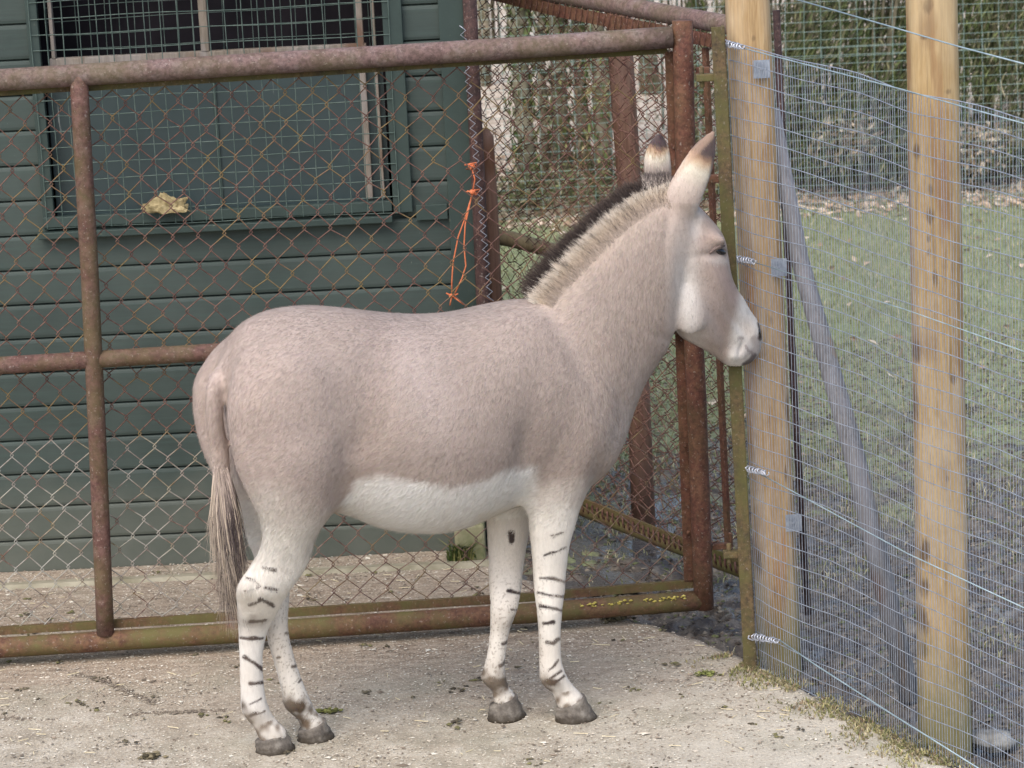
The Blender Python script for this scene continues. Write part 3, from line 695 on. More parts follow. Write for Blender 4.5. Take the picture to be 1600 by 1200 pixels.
# ================================================================== TIMBER POSTS AND MESH FENCE
def timber(name, b0, b1, t0, t1, Yp, mat, label, seed):
    """half round posts: pixel edges at bottom (b0,b1) and top (t0,t1)"""
    n = 28; bl, br = at_y(*b0, Yp), at_y(*b1, Yp); tl, tr = at_y(*t0, Yp), at_y(*t1, Yp); V = []; F = []; K = 40
    for k in range(K+1):
        t = k/K*1.15; c = (bl+br)/2*(1-t)+(tl+tr)/2*t; r = ((br-bl).length*(1-t)+(tr-tl).length*t)/2
        if k == 0: c.z = -.05
        for i in range(n):
            a = 2*math.pi*i/n; sq = 1/(max(abs(math.cos(a)), abs(math.sin(a)))**.45)*.93
            rr = r*sq*(1+.02*fbm((math.cos(a)*2, math.sin(a)*2, t*3+seed)))
            rr *= 1 - (.035 if abs(((a*5/6.28+seed) % 1)-.5) < .03 else 0)
            V.append((c.x+rr*math.cos(a), c.y+rr*math.sin(a), c.z))
    for k in range(K):
        for i in range(n):
            j = (i+1) % n; F.append((k*n+i, k*n+j, (k+1)*n+j, (k+1)*n+i))
    F.append(tuple(K*n+i for i in range(n)))
    mb = MB(); mb.add(V, F, True); o = mb.build(name, mat, None); return tag(o, label, 'post')
p1 = at_z(1218, 1052); p2 = at_z(1478, 1166)
post1 = timber('timber_post', (1184, 1052), (1256, 1052), (1130, 0), (1205, 0), p1.y+.17, M['post'], 'pale orange timber post right in front of the donkey nose', 1)
post2 = timber('timber_post', (1433, 1168), (1521, 1168), (1413, 0), (1498, 0), p2.y+.07, M['post2'], 'knotty timber post with dark stains, near the right edge', 4)
# nail plates on the near post
fence = thing('wire_mesh_fence', 'grey welded wire mesh fence stapled to the two timber posts', 'fence', bottomA)
def fp(x, y, off=0):
    p = at_p(x, y, FP, FN); s = 1 if FN.dot(CAM-FP) > 0 else -1; return p+FN*off*s
tA, tB = fp(1133, 66), fp(1600, 190)
slope_top = tA.z
Lf = (tB-tA).dot(FT)/(1)
len_f = 1.75
bA = fp(1183, 1041); 
q00 = Vector((bA.x, bA.y, .0)); 
def fpt(s, z):     # s metres along the fence, tilt so that the near end leans with the pole
    lean = (tA-bA).dot(FT)/(tA.z-bA.z)*max(0, 1-s/.6)
    return q00 + FT*(s+lean*z) + Vector((0, 0, z))
H = tA.z; sT = (tB-q00).dot(FT); nrow = int(round(H/.0553)); lean0 = (tA-bA).dot(FT)
def Hs(s): return tA.z + (tB.z-tA.z)*max(0, (s-0)/(sT))
print('mesh top', tA.z, tB.z, sT)
mb = MB(); ss = np.arange(0, len_f, .0127)
fs = FN*(1 if FN.dot(CAM-FP) > 0 else -1)
def sway(s, z): 
    dpost = min(abs(s-.10), abs(s-(Vector((p2.x, p2.y, 0))-q00).dot(FT)))
    return fs*(.005*math.sin(s*5+z*2) - .02*min(1, dpost/.3)) + Vector((0, 0, .004*math.sin(s*12+z*7)))
for i, s in enumerate(ss):
    w0 = random.uniform(-.002, .002); mb.tube([fpt(s+w0+.002*math.sin(z*6+i), z)+sway(s, z)+fs*.0015 for z in np.linspace(0, Hs(s), 14)], .00085, 4, False)
mb.build('vertical_wires', M['galv'], fence)
mb = MB()
for j in range(nrow+1):
    mb.tube([fpt(s, Hs(s)*j/nrow)+sway(s, Hs(s)*j/nrow)-fs*.001 for s in np.arange(0, len_f, .05)], .0015, 4, False)
mb.build('horizontal_wires', M['galv'], fence)
mb = MB()
def lw(pts, r=.0018):
    mb.tube([fp(x, y, .012) for x, y in pts], r, 6)
lw([(1133, 66), (1210, 86), (1415, 139), (1500, 163), (1620, 196)]); lw([(1165, 403), (1418, 482), (1640, 560)], .0015); lw([(1180, 733), (1250, 770), (1424, 864), (1620, 955)], .0019); lw([(1222, 998), (1280, 1038), (1400, 1115), (1560, 1215)], .0022)
lw([(1255, 0), (1415, 46), (1500, 71), (1640, 108)], .0020); lw([(1130, -38), (1255, 0)], .0020)
mb.build('tension_wires', M['galv_green'], fence)
for k, (xa, ya, xb, yb) in enumerate(((1130, 64, 1170, 73), (1148, 400, 1188, 408), (1164, 728, 1208, 738), (1182, 992, 1224, 1000))):
    mb = MB(); n = 60
    pts = []
    for i in range(n):
        t = i/(n-1); c = fp(xa+(xb-xa)*t, ya+(yb-ya)*t, .02); a = i*1.05+random.uniform(-.2, .2); r_ = .009*(1.25-t*.5)*random.uniform(.7, 1.3)
        pts.append(c + Vector((0, 0, math.cos(a)*r_)) + fs*math.sin(a)*r_ + FT*random.uniform(-.002, .002))
    mb.tube(pts, .0024, 5); 
    for i in range(5):
        c = fp(xa+(xb-xa)*(i+1)/6, ya+6, .02); mb.tube([c, c-Vector((0, 0, .014*random.uniform(.4, 1)))], .0015, 5)
    mb.build('wire_tie', M['galv_bright'], fence)
for (x, y) in ((1190, 108), (1217, 418), (1240, 817)):
    c = at_y(x, y, p1.y+.085); mb = MB(); mb.box(c, (.024, .0015, .027)); 
    for dx in (-.014, -.005, .005, .014):
        mb.box(c+Vector((dx, -.003, 0)), (.0012, .0025, .022))
    mb.tube([c+Vector((0, 0, 0)), c+Vector((0, -.008, 0))], .004, 8)
    o = mb.build('nail_plate', M['galv'], post1, .0006)
# thin dark red pole behind the near post
mb = MB(); yb = p1.y+.42
mb.tube([at_y(x, y, yb) for x, y in ((1213, 16), (1226, 300), (1240, 600), (1262, 960))], .0115, 10); o = mb.build('thin_red_pole', M['dark_red'], None); tag(o, 'thin dark red pole just behind the near timber post', 'pole')
mb = MB(); sb = at_z(1422, 1075)
st = at_y(1206, 170, p1.y+.20); pts = [st, at_y(1248, 400, p1.y+.14), at_y(1332, 700, (p1.y+sb.y)/2-.05), at_z(1422, 1078)-Vector((0, 0, .03))]
mb.tube(pts, [.024, .028, .032, .034], 10); o = mb.build('brace_strut', M['strut'], None); tag(o, 'slanting grey timber brace between the two timber posts', 'strut')
# stone and small board by the right post
mbs = bmesh.new(); bmesh.ops.create_icosphere(mbs, subdivisions=3, radius=1)
for v in mbs.verts: q_ = 1+.35*fbm(v.co*1.4, 4); v.co = Vector((v.co.x*.075*q_, v.co.y*.05*q_, v.co.z*.028*q_*(1+.3*fbm(v.co*6, 3))))
for f_ in mbs.faces: f_.smooth = True
me = bpy.data.meshes.new('pale_stone'); mbs.to_mesh(me); mbs.free(); o = link('pale_stone', me, M['stone']); o.location = at_z(1556, 1150)+Vector((0, .05, -.03)); tag(o, 'pale flat stone in the mud right of the knotty post', 'stone')

# ================================================================== FAR MESH FENCE, TREES, HEDGE
YF = 16.9
ff = thing('far_mesh_fence', 'pale green welded mesh fence across the far side of the paddock', 'fence', (0, YF, 0))
mb = MB(); weld(mb, Vector((-2.0, YF, .0)), Vector((6.2, 0, 0)), Vector((0, 0, .95)), 58, 17, .0014, .006); weld(mb, Vector((-2.0, YF+.01, .88)), Vector((6.2, 0, 0)), Vector((0, 0, 1.0)), 58, 18, .0014, .006)
mb.build('mesh_panel', M['mesh_green'], ff)
for x in (-1.9, 4.1):
    mb = MB(); mb.tube([(x, YF+.06, -.1), (x, YF+.06, 1.95)], .04, 12); mb.build('post', M['bark'], ff)
def tree(px_, yb, r, dens, label, greens, h=3.2, lean=0, grp='ivy clad trunks beyond the far fence', brown=0, cat='tree'):
    """trunk with shaggy upright evergreen growth"""
    base = at_y(px_, 300, yb); base.z = 0
    t = thing('evergreen_tree', label, cat, base, grp)
    mb = MB(); pts = [base+Vector((lean*z + .05*fbm((px_, z, 1)), .05*fbm((z, px_, 2)), z)) for z in np.linspace(-.05, h, 9)]; mb.tube(pts, [r*1.3, r, r*.95, r*.9, r*.85, r*.8, r*.7, r*.6, r*.5], 12); mb.build('trunk', M['bark'], t)
    mb = MB()
    for k in range(4):
        z = random.uniform(.6, h); a = random.uniform(0, 6.28); s = base+Vector((lean*z, 0, z)); d = Vector((math.cos(a), math.sin(a), random.uniform(.3, 1.2))); mb = MB(); mb.tube([s, s+d*.25, s+d*.5+Vector((0, 0, .1))], [r*.3, r*.2, .008], 6); mb.build('limb', M['bark'], t)
    n = int(dens*.48); z = rng.uniform(0, h, n); a = rng.uniform(0, 6.28, n)
    cl = np.array([fbm((math.cos(A)*2, math.sin(A)*2, Z*3+px_), 3) for A, Z in zip(a, z)])
    rr = r*1.0*(1+.6*np.abs(rng.normal(0, 1, n))*.5+.8*cl.clip(-.5, 1)); P = np.stack([base.x+lean*z+rr*np.cos(a), base.y+rr*np.sin(a), z], 1)
    keep = cl > -.25; P = P[keep]; n = len(P)
    dd = rng.normal(0, .5, (n, 3)); dd[:, 2] += rng.choice([-1.1, 1.2], n, p=[.65, .35])
    cc = pal(n, greens, .4); leaves('crown', P, rng.uniform(.04, .11, n), rng.uniform(.006, .016, n), cc, dd, t)
    # high crown, above the photograph
    P = np.array([base.x+lean*h, base.y, h+.7])+rng.normal(0, 1, (1500, 3))*np.array([.5, .5, .5]); leaves('crown', P, rng.uniform(.06, .14, 1500), rng.uniform(.01, .025, 1500), pal(1500, greens, .4), None, t)
G1 = [(.085, .11, .03), (.13, .15, .045), (.20, .20, .08), (.06, .08, .025), (.26, .22, .12)]
G2 = [(.05, .075, .02), (.08, .11, .03), (.12, .14, .05), (.16, .15, .07)]
G3 = [(.22, .17, .10), (.30, .24, .15), (.15, .14, .06), (.36, .30, .2)]
G4 = [(.20, .16, .12), (.33, .27, .20), (.26, .20, .13), (.13, .12, .05)]
tree(824, 17.6, .055, 3400, 'dark green ivy clad trunk at the left end of the row beyond the fence', G2)
tree(856, 18.4, .035, 1300, 'thin pinkish brown stem between two green trunks', G4)
tree(882, 17.9, .055, 2600, 'olive shaggy trunk in the middle of the row', G1)
tree(912, 18.6, .045, 1900, 'brownish twiggy stem left of the brown post', G3)
tree(938, 17.7, .06, 2600, 'broad olive trunk immediately left of the brown post', G1, lean=.02)
tree(1092, 18.2, .04, 1500, 'slim olive stem seen between gate end and mossy pole', G1)
tree(1150, 18.8, .05, 1500, 'dark stem behind the mossy hinge pole', G2)
tree(766, 24.0, .05, 900, 'slender pale stem far back left beside the shed', G4, 4)
tree(1020, 23.0, .07, 1500, 'broad faded trunk far back between brown post and gate end', G4, 4)
tree(700, 26.0, .10, 1500, 'tree far behind the shed corner', G1, 4.5)
# hedge bushes on the right: thousands of slanting blades
def bush(x0, x1, y0, h, n, label, greens, slant):
    base = Vector(((x0+x1)/2, y0, 0)); t = thing('hedge_bush', label, 'bush', base, 'dark evergreen bushes along the far fence')
    mb = MB()
    for k in range(26):
        x = random.uniform(x0, x1); y = y0+random.uniform(-.2, .5); hh = h*random.uniform(.6, 1)
        mb.tube([(x, y, -.05), (x+slant*.1*hh, y, hh*.5), (x+slant*.25*hh+random.uniform(-.1, .1), y+random.uniform(-.2, .2), hh)], [.012, .009, .004], 5)
    mb.build('stems', M['bark'], t)
    x = rng.uniform(x0-.15, x1+.15, n); z = h*rng.random(n)**.85; y = y0 + rng.normal(0, .28, n) - .12*np.sin(z*3)
    cl = np.array([fbm((a*3.2-c*1.2, b*2, c*3.2), 3) for a, b, c in zip(x, y, z)]); keep = cl > -.16+.3*rng.random(n)-.15
    P = np.stack([x, y, z], 1)[keep]; n2 = len(P); dd = rng.normal(0, .35, (n2, 3)); dd[:, 0] += slant; dd[:, 2] += .9
    dd *= rng.choice([1, 1, -.8], n2)[:, None]
    leaves('foliage', P, rng.uniform(.04, .11, n2), rng.uniform(.0025, .006, n2), pal(n2, greens, .45), dd, t)
D1 = [(.05, .07, .02), (.08, .10, .03), (.12, .14, .05), (.035, .05, .018), (.18, .17, .09)]
D2 = [(.06, .075, .03), (.10, .11, .05), (.16, .15, .08), (.22, .19, .12), (.04, .05, .02)]
bush(1.35, 2.0, 17.7, 2.5, 18000, 'bush with pale gaps just right of the near timber post', D2, .35)
bush(1.95, 2.6, 17.6, 2.5, 27000, 'dense slanting green bush in the middle between the timber posts', D1, .5)
bush(2.55, 3.2, 17.7, 2.5, 27000, 'dense dark bush directly behind the knotty post', D1, .3)
bush(3.15, 3.9, 17.6, 2.5, 24000, 'dark tangled bush at the far right edge', D2, .15)
bush(1.2, 2.4, 20.5, 3.0, 5000, 'pale thin bush standing behind the first hedge row', D2, .1)
bush(2.4, 4.4, 20.0, 3.2, 18000, 'tall dark bush filling the back at the right', D1, .2)
bush(-.8, 1.2, 26.0, 4.0, 6000, 'far pale thicket behind the ivy clad trunks', G4+G1, .1)
for (px_, py_, sx_, sy_, lab) in ((1322, 215, .16, .11, 'pale clump of dry beige leaves in the hedge between the timber posts'), (1530, 232, .13, .12, 'pale clump of dry beige leaves in the hedge right of the knotty post')):
    c = at_y(px_, py_, 17.25); n = 420; Pq = np.array([c])+rng.normal(0, 1, (n, 3))*np.array([sx_, .08, sy_])*.6; t = thing('dead_leaf_clump', lab, 'dead leaves', (c.x, c.y, 0), 'clumps of dry leaves in the hedge')
    leaves('dry_leaves', Pq, rng.uniform(.04, .08, n), rng.uniform(.010, .020, n), pal(n, [(.42, .34, .25), (.52, .44, .34), (.28, .22, .15)]), None, t)
    mb = MB(); mb.tube([(c.x, c.y+.05, -.05), (c.x+.02, c.y+.03, c.z*.5), (c.x, c.y, c.z+.05)], [.014, .010, .004], 6); mb.build('stem', M['bark'], t)
# low scrub at the foot of the trunks
P = []
for k in range(3800):
    x = rng.uniform(-.5, 1.4); y = rng.uniform(17.0, 17.7); P.append((x, y, abs(rng.normal(0, .10))))
P = np.array(P); n = len(P); dd = rng.normal(0, 1, (n, 3)); dd[:, 2] = np.abs(dd[:, 2])*.4
tag(leaves('low_scrub', P, rng.uniform(.03, .10, n), rng.uniform(.003, .008, n), pal(n, [(.10, .11, .05), (.06, .07, .03), (.22, .19, .12), (.15, .16, .06)], .4), dd), 'tangled low scrub at the foot of the ivy clad trunks', 'scrub', kind='stuff')

# ================================================================== DONKEY
DA = R(15.0); C0 = Vector((-.29, 7.94, 0))
DF = Vector((math.cos(DA), math.sin(DA), 0)); DN = Vector((-math.sin(DA), math.cos(DA), 0))   # forward, far side
def dk(x, y, w=0.0): return at_p(x, y, C0 + DN*w, DN)
def wof(p): return (p-C0).dot(DN)
def loft(mb, rings, n=28, e=2.0, nvec=DN):
    """ring: (ax,ay,bx,by,w,t[,e]) pixel edge A, pixel edge B, lateral centre and half thickness"""
    # refine with Catmull-Rom
    Rg = []
    for r in rings:
        ax, ay, bx, by, w, t = r[:6]; A = dk(ax, ay, w); B = dk(bx, by, w); Rg.append((A, B, t, r[6] if len(r) > 6 else e))
    def cr(p0, p1, p2, p3, t): return p1*1.0 + (p2-p0)*(.5*t) + (p0*2-p1*5+p2*4-p3)*(.5*t*t) + (p1*3-p0-p2*3+p3)*(.5*t**3)
    out = []; K = 4; N = len(Rg)
    for i in range(N-1):
        q = [Rg[max(i-1, 0)], Rg[i], Rg[i+1], Rg[min(i+2, N-1)]]
        for k in range(K):
            t = k/K; out.append((cr(q[0][0], q[1][0], q[2][0], q[3][0], t), cr(q[0][1], q[1][1], q[2][1], q[3][1], t), max(.002, cr(q[0][2], q[1][2], q[2][2], q[3][2], t)), q[1][3]*(1-t)+q[2][3]*t))
    out.append(Rg[-1]); V = []; F = []
    for A, B, t, ee in out:
        c = (A+B)/2; u = (A-B)/2
        for k in range(n):
            a = 2*math.pi*k/n; ca, sa = math.cos(a), math.sin(a)
            V.append(c + u*math.copysign(abs(ca)**(2/ee), ca) + nvec*(t*math.copysign(abs(sa)**(2/ee), sa)))
    L = len(out)
    for i in range(L-1):
        for k in range(n):
            k2 = (k+1) % n; F.append((i*n+k, i*n+k2, (i+1)*n+k2, (i+1)*n+k))
    b0 = len(V); V.append(sum((V[k] for k in range(n)), Vector())/n); V.append(sum((V[(L-1)*n+k] for k in range(n)), Vector())/n)
    for k in range(n):
        k2 = (k+1) % n; F.append((b0, k2, k)); F.append((b0+1, (L-1)*n+k, (L-1)*n+k2))
    mb.add(V, F, True)
wNH = wof(at_z(428, 1172)); wFH = wof(at_z(490, 1154)); wNF = wof(at_z(898, 1124)); wFF = wof(at_z(788, 1121))
print('foot W', wNH, wFH, wNF, wFF)
mb = MB()
loft(mb, [(346, 560, 352, 640, 0, .06), (358, 534, 364, 700, 0, .12), (375, 508, 378, 760, 0, .175), (420, 484, 425, 790, 0, .215), (475, 477, 480, 800, 0, .235), (535, 480, 535, 800, 0, .245),
          (590, 487, 588, 822, 0, .262, 2.1), (650, 492, 650, 829, 0, .278, 2.15), (710, 489, 708, 824, 0, .275, 2.1), (765, 476, 762, 806, 0, .25), (815, 467, 812, 786, 0, .215), (865, 478, 865, 776, 0, .185),
          (915, 520, 915, 764, 0, .16), (952, 575, 948, 735, 0, .12), (978, 625, 972, 690, 0, .06)])
loft(mb, [(800, 484, 900, 745, 0, .15), (838, 463, 962, 712, 0, .145), (862, 434, 988, 648, 0, .12), (897, 396, 1012, 595, 0, .105), (937, 354, 1038, 556, 0, .095), (977, 319, 1054, 512, .005, .09), (1012, 296, 1062, 450, .01, .088), (1040, 288, 1074, 400, .012, .085), (1060, 290, 1085, 360, .015, .07)])
# head
hd = [(1068, 296, 1036, 335, .015, .055), (1092, 324, 1032, 390, .02, .080), (1112, 346, 1042, 450, .03, .094), (1126, 368, 1052, 498, .04, .098), (1134, 415, 1064, 527, .05, .094), (1146, 446, 1086, 541, .06, .080),
      (1158, 462, 1106, 551, .07, .068), (1169, 481, 1122, 562, .08, .060), (1182, 499, 1132, 570, .088, .057), (1186, 520, 1146, 573, .094, .053), (1184, 540, 1161, 571, .098, .042), (1179, 552, 1172, 564, .1, .02)]
HN = Vector((-math.sin(DA+R(14)), math.cos(DA+R(14)), 0))
loft(mb, hd, nvec=HN)
# cheek disc, brow
def ell(cx, cy, w, rx, ry, rt, ang=0, nv=DN):
    c = dk(cx, cy, w); s = (c-CAM).dot(CF)/FPX; a = R(ang); V = []; F = []; nu, nv_ = 20, 12
    ux = (CR - DN*CR.dot(DN)).normalized(); uy = DN.cross(ux)
    if uy.z < 0: uy = -uy
    U1 = ux*math.cos(a) + uy*math.sin(a); U2 = -ux*math.sin(a) + uy*math.cos(a)
    for j in range(nv_+1):
        ph = math.pi*j/nv_
        for i in range(nu):
            th = 2*math.pi*i/nu; V.append(c + U1*(rx*s*math.sin(ph)*math.cos(th)) + U2*(ry*s*math.sin(ph)*math.sin(th)) + nv*(rt*math.cos(ph)))
    for j in range(nv_):
        for i in range(nu):
            i2 = (i+1) % nu; F.append((j*nu+i, j*nu+i2, (j+1)*nu+i2, (j+1)*nu+i))
    mb.add(V, F, True)
ell(1084, 478, -.028, 32, 50, .024, -12, HN)
ell(1118, 374, -.050, 18, 11, .030, -22, HN); ell(1118, 374, .12, 16, 11, .03, -15, HN)
ell(1152, 545, .045, 22, 20, .025, 0, HN)
# ears
loft(mb, [(1028, 318, 1084, 350, -.03, .040), (1042, 294, 1090, 330, -.045, .036), (1054, 273, 1101, 302, -.055, .030), (1068, 250, 1111, 275, -.06, .024), (1081, 231, 1117, 250, -.06, .018), (1093, 218, 1119, 230, -.06, .013), (1104, 209, 1119, 216, -.06, .008), (1113, 202, 1117, 204, -.06, .004)], 18)
loft(mb, [(1010, 305, 1055, 312, .05, .030), (1003, 280, 1050, 290, .055, .028), (1000, 257, 1050, 264, .06, .026), (1004, 234, 1047, 238, .06, .022), (1012, 216, 1043, 219, .06, .016), (1024, 200, 1037, 201, .06, .007)], 18)
# near hind
nh = wNH
loft(mb, [(400, 520, 500, 500, -.08, .05), (372, 555, 530, 535, -.105, .08), (360, 600, 560, 570, -.125, .10), (354, 645, 580, 640, -.135, .115), (361, 700, 575, 705, -.14, .115), (372, 745, 553, 755, -.135, .105), (390, 785, 526, 795, -.13, .088), (408, 822, 502, 828, -.12, .068), (404, 855, 490, 862, -.11, .054),
          (390, 886, 476, 892, -.10, .046), (369, 918, 452, 925, -.095, .041), (369, 950, 437, 952, (nh-.09)/2, .038), (371, 985, 418, 990, nh, .031), (373, 1030, 411, 1032, nh, .026), (375, 1080, 414, 1078, nh, .027), (377, 1112, 421, 1106, nh, .034, 2.2), (394, 1135, 430, 1121, nh, .028), (402, 1150, 447, 1138, nh, .036), (402, 1158, 452, 1150, nh, .036)])
ell(458, 640, -.17, 95, 95, .085, 0)
# far hind
fh = wFH
loft(mb, [(352, 528, 460, 505, .07, .05), (325, 555, 470, 530, .10, .075), (306, 590, 500, 560, .12, .095), (301, 612, 520, 570, .12, .10), (302, 650, 545, 650, .13, .11), (314, 698, 540, 710, .135, .11), (338, 750, 520, 760, .13, .10), (362, 795, 500, 800, .12, .08), (382, 835, 488, 840, .11, .062), (398, 875, 474, 885, .10, .05),
          (410, 905, 455, 915, .09, .042), (409, 935, 452, 940, (fh+.08)/2, .040), (412, 970, 450, 970, fh, .032), (418, 1005, 454, 1000, fh, .027), (430, 1045, 465, 1040, fh, .026), (440, 1085, 478, 1075, fh, .028), (444, 1106, 486, 1094, fh, .034, 2.2), (463, 1123, 495, 1111, fh, .028), (469, 1136, 509, 1125, fh, .036), (470, 1142, 513, 1134, fh, .036)])
# near fore
nf = wNF
loft(mb, [(800, 540, 930, 530, -.07, .07), (800, 590, 955, 590, -.09, .085), (812, 650, 965, 650, -.10, .09), (820, 705, 952, 702, -.105, .085), (822, 750, 925, 755, -.10, .072), (824, 800, 906, 800, -.095, .056), (829, 850, 890, 850, -.09, .044), (832, 888, 885, 890, -.085, .039), (834, 922, 883, 925, (nf-.08)/2, .040),
          (838, 952, 879, 952, nf, .036), (840, 982, 877, 980, nf, .028), (841, 1020, 877, 1018, nf, .025), (842, 1046, 880, 1040, nf, .028), (845, 1068, 887, 1058, nf, .034, 2.2), (863, 1084, 897, 1071, nf, .027), (868, 1100, 912, 1086, nf, .036), (870, 1108, 918, 1096, nf, .036)])
ell(868, 640, -.12, 58, 90, .065, -12)
# far fore
f2 = wFF
loft(mb, [(770, 620, 900, 610, .09, .085), (765, 700, 870, 700, .10, .085), (761, 765, 842, 770, .10, .065), (761, 820, 828, 825, .095, .053), (763, 875, 819, 878, .09, .043), (764, 915, 815, 920, (f2+.08)/2, .042), (766, 948, 809, 950, f2, .036), (765, 985, 797, 984, f2, .027), (761, 1020, 791, 1018, f2, .025),
          (756, 1042, 789, 1040, f2, .029), (751, 1062, 791, 1060, f2, .034, 2.2), (769, 1081, 796, 1073, f2, .026), (769, 1094, 806, 1086, f2, .034), (770, 1100, 808, 1094, f2, .034)])
ell(855, 740, 0.0, 70, 40, .10, 0)
# tail dock
TW = -.015
loft(mb, [(362, 535, 392, 552, 0, .02), (338, 566, 362, 578, 0, .024), (322, 602, 347, 606, TW-.02, .024), (321, 650, 349, 652, TW-.02, .024), (326, 700, 357, 698, TW, .024), (333, 748, 362, 742, TW, .020), (340, 775, 358, 772, TW, .012)], 16)
raw = mb.build('raw_body', None, None)
rm = raw.modifiers.new('r', 'REMESH'); rm.mode = 'VOXEL'; rm.voxel_size = .0075; rm.use_smooth_shade = True
dg = bpy.context.evaluated_depsgraph_get(); b0_ = bpy.data.meshes.new_from_object(raw.evaluated_get(dg)); bpy.data.objects.remove(raw)
nv = len(b0_.vertices); co = np.empty(nv*3, np.float32); b0_.vertices.foreach_get('co', co); co = co.reshape(-1, 3).astype(float)
ed = np.empty(len(b0_.edges)*2, np.int32); b0_.edges.foreach_get('vertices', ed); ed = ed.reshape(-1, 2)
deg = np.bincount(ed.ravel(), minlength=nv)[:, None].astype(float)
def lap(q):
    out = np.empty_like(q)
    for k in range(3): out[:, k] = np.bincount(ed[:, 0], q[ed[:, 1], k], nv) + np.bincount(ed[:, 1], q[ed[:, 0], k], nv)
    return out/deg
def proj0(P):
    d = P-np.array(CAM); z_ = d@np.array(CF); return 800+FPX*(d@np.array(CR))/z_, 600-FPX*(d@np.array(CU))/z_
sx, sy = proj0(co); sz = co[:, 2]
torso = ((sz > .62) & (sx < 1040)).astype(float); torso[(sx < 372) & (sy > 575)] = 0
headm = ((sx > 1030) & (sy > 322)).astype(float); earm = ((sx > 995) & (sy < 285)).astype(float)
for it in range(60):
    w_ = .5*(1-.75*earm) if it < 7 else .5*torso*1.0 + .5*headm*(it < 16)
    if it in (7, 16): 
        pass
    new = lap(co); co = co + (new-co)*w_[:, None]
    if it == 20:                       # soften the mask edge
        for _ in range(12): torso = lap(np.repeat(torso[:, None], 3, 1))[:, 0]
b0_.vertices.foreach_set('co', co.astype(np.float32).ravel()); b0_.update()
tmp = bpy.data.objects.new('tmp', b0_); COL.objects.link(tmp); sb_ = tmp.modifiers.new('ss', 'SUBSURF'); sb_.levels = 1; sb_.render_levels = 1
dg = bpy.context.evaluated_depsgraph_get(); bm_ = bpy.data.meshes.new_from_object(tmp.evaluated_get(dg)); bpy.data.objects.remove(tmp)
nv = len(bm_.vertices); CO = np.empty(nv*3, np.float32); bm_.vertices.foreach_get('co', CO); CO = CO.reshape(-1, 3).astype(float)
NO = np.empty(nv*3, np.float32); bm_.vertices.foreach_get('normal', NO); NO = NO.reshape(-1, 3).astype(float)
print('donkey verts', nv)
aCR, aCU, aCF, aCAM, aDN, aC0, aDF = [np.array(v) for v in (CR, CU, CF, CAM, DN, C0, DF)]
def proj(P):
    d = P-aCAM; z = d@aCF; return 800+FPX*(d@aCR)/z, 600-FPX*(d@aCU)/z
def seg_dist(X, Y, pts):
    D = np.full(len(X), 1e9)
    for (ax, ay), (bx, by) in zip(pts, pts[1:]):
        dx, dy = bx-ax, by-ay; L = dx*dx+dy*dy+1e-9; t = np.clip(((X-ax)*dx+(Y-ay)*dy)/L, 0, 1); D = np.minimum(D, np.hypot(X-ax-t*dx, Y-ay-t*dy))
    return D
def ss_(a, b, x): t = np.clip((x-a)/(b-a), 0, 1); return t*t*(3-2*t)
def rotg(X, Y, cx, cy, rx, ry, ang=0):
    a = R(ang); u = (X-cx)*math.cos(a)+(Y-cy)*math.sin(a); v = -(X-cx)*math.sin(a)+(Y-cy)*math.cos(a); return np.exp(-.5*((u/rx)**2+(v/ry)**2))
# --- muscle relief (side-plan blueprint, applied to both sides alike)
Wv = (CO-aC0)@aDN
mir = CO - 2*np.outer(np.maximum(Wv, 0), aDN); X, Y = proj(mir); xr_, yr_ = proj(CO); hw_ = ss_(1030, 1075, xr_)*ss_(300, 330, yr_); X = X*(1-hw_)+xr_*hw_; Y = Y*(1-hw_)+yr_*hw_; side = np.minimum(1, np.abs(Wv)/.04)
nf_ = np.abs(NO@aDN)
disp = np.zeros(nv)
for cx, cy, rx, ry, ang, amp in ((575, 590, 26, 90, 8, -.014), (560, 700, 22, 40, 30, -.010), (822, 705, 14, 42, 8, -.012), (640, 600, 45, 70, 0, .006), (905, 560, 14, 90, -28, -.008), (960, 560, 18, 55, -25, .005),
                                 (800, 560, 40, 60, 0, .005), (770, 500, 30, 14, 0, .007), (700, 655, 60, 60, 0, .005), (545, 770, 24, 18, -40, -.012), (1062, 440, 8, 60, 5, -.006), (1050, 535, 20, 6, 25, -.006),
                                 (1122, 505, 9, 30, -30, -.011), (1100, 540, 16, 5, 25, -.006), (1118, 432, 8, 36, -28, .006), (1142, 563, 10, 7, 0, .007), (1157, 549, 3, 12, 15, -.007), (1131, 556, 4, 9, 0, -.006), (1178, 514, 7, 13, -15, .006), (1165, 528, 12, 8, 0, .004), (1108, 398, 16, 5, -10, -.006), (1150, 505, 5, 22, -35, -.005), (1085, 350, 7, 14, -30, -.008), (1045, 345, 5, 30, 10, -.004), (935, 745, 10, 30, 10, -.010), (440, 560, 60, 40, -20, .006), (865, 620, 30, 60, 0, .006), (846, 560, 20, 60, 20, -.003),
                                 (400, 900, 6, 30, 10, -.006), (1155, 500, 7, 22, -35, -.004), (1010, 420, 40, 60, 30, .003), (500, 690, 40, 60, 20, .004), (415, 740, 12, 60, -14, -.005), (1135, 545, 6, 16, -20, -.003)):
    disp += amp*(1.5 if cx < 1040 else 1.0)*rotg(X, Y, cx, cy, rx, ry, ang)*np.maximum(side, hw_)*np.maximum(nf_, .5*hw_)
lego = (CO[:, 2] < .45)
disp[lego] = 0
for v_, p_ in ((.0018, 9), (.0010, 22)):
    pass
nz = np.array([noise.noise(Vector(p*7)) for p in CO]); disp += nz*.0022*(CO[:, 2] > .35)
CO = CO + NO*disp[:, None]
bm_.vertices.foreach_set('co', CO.astype(np.float32).ravel()); bm_.update()
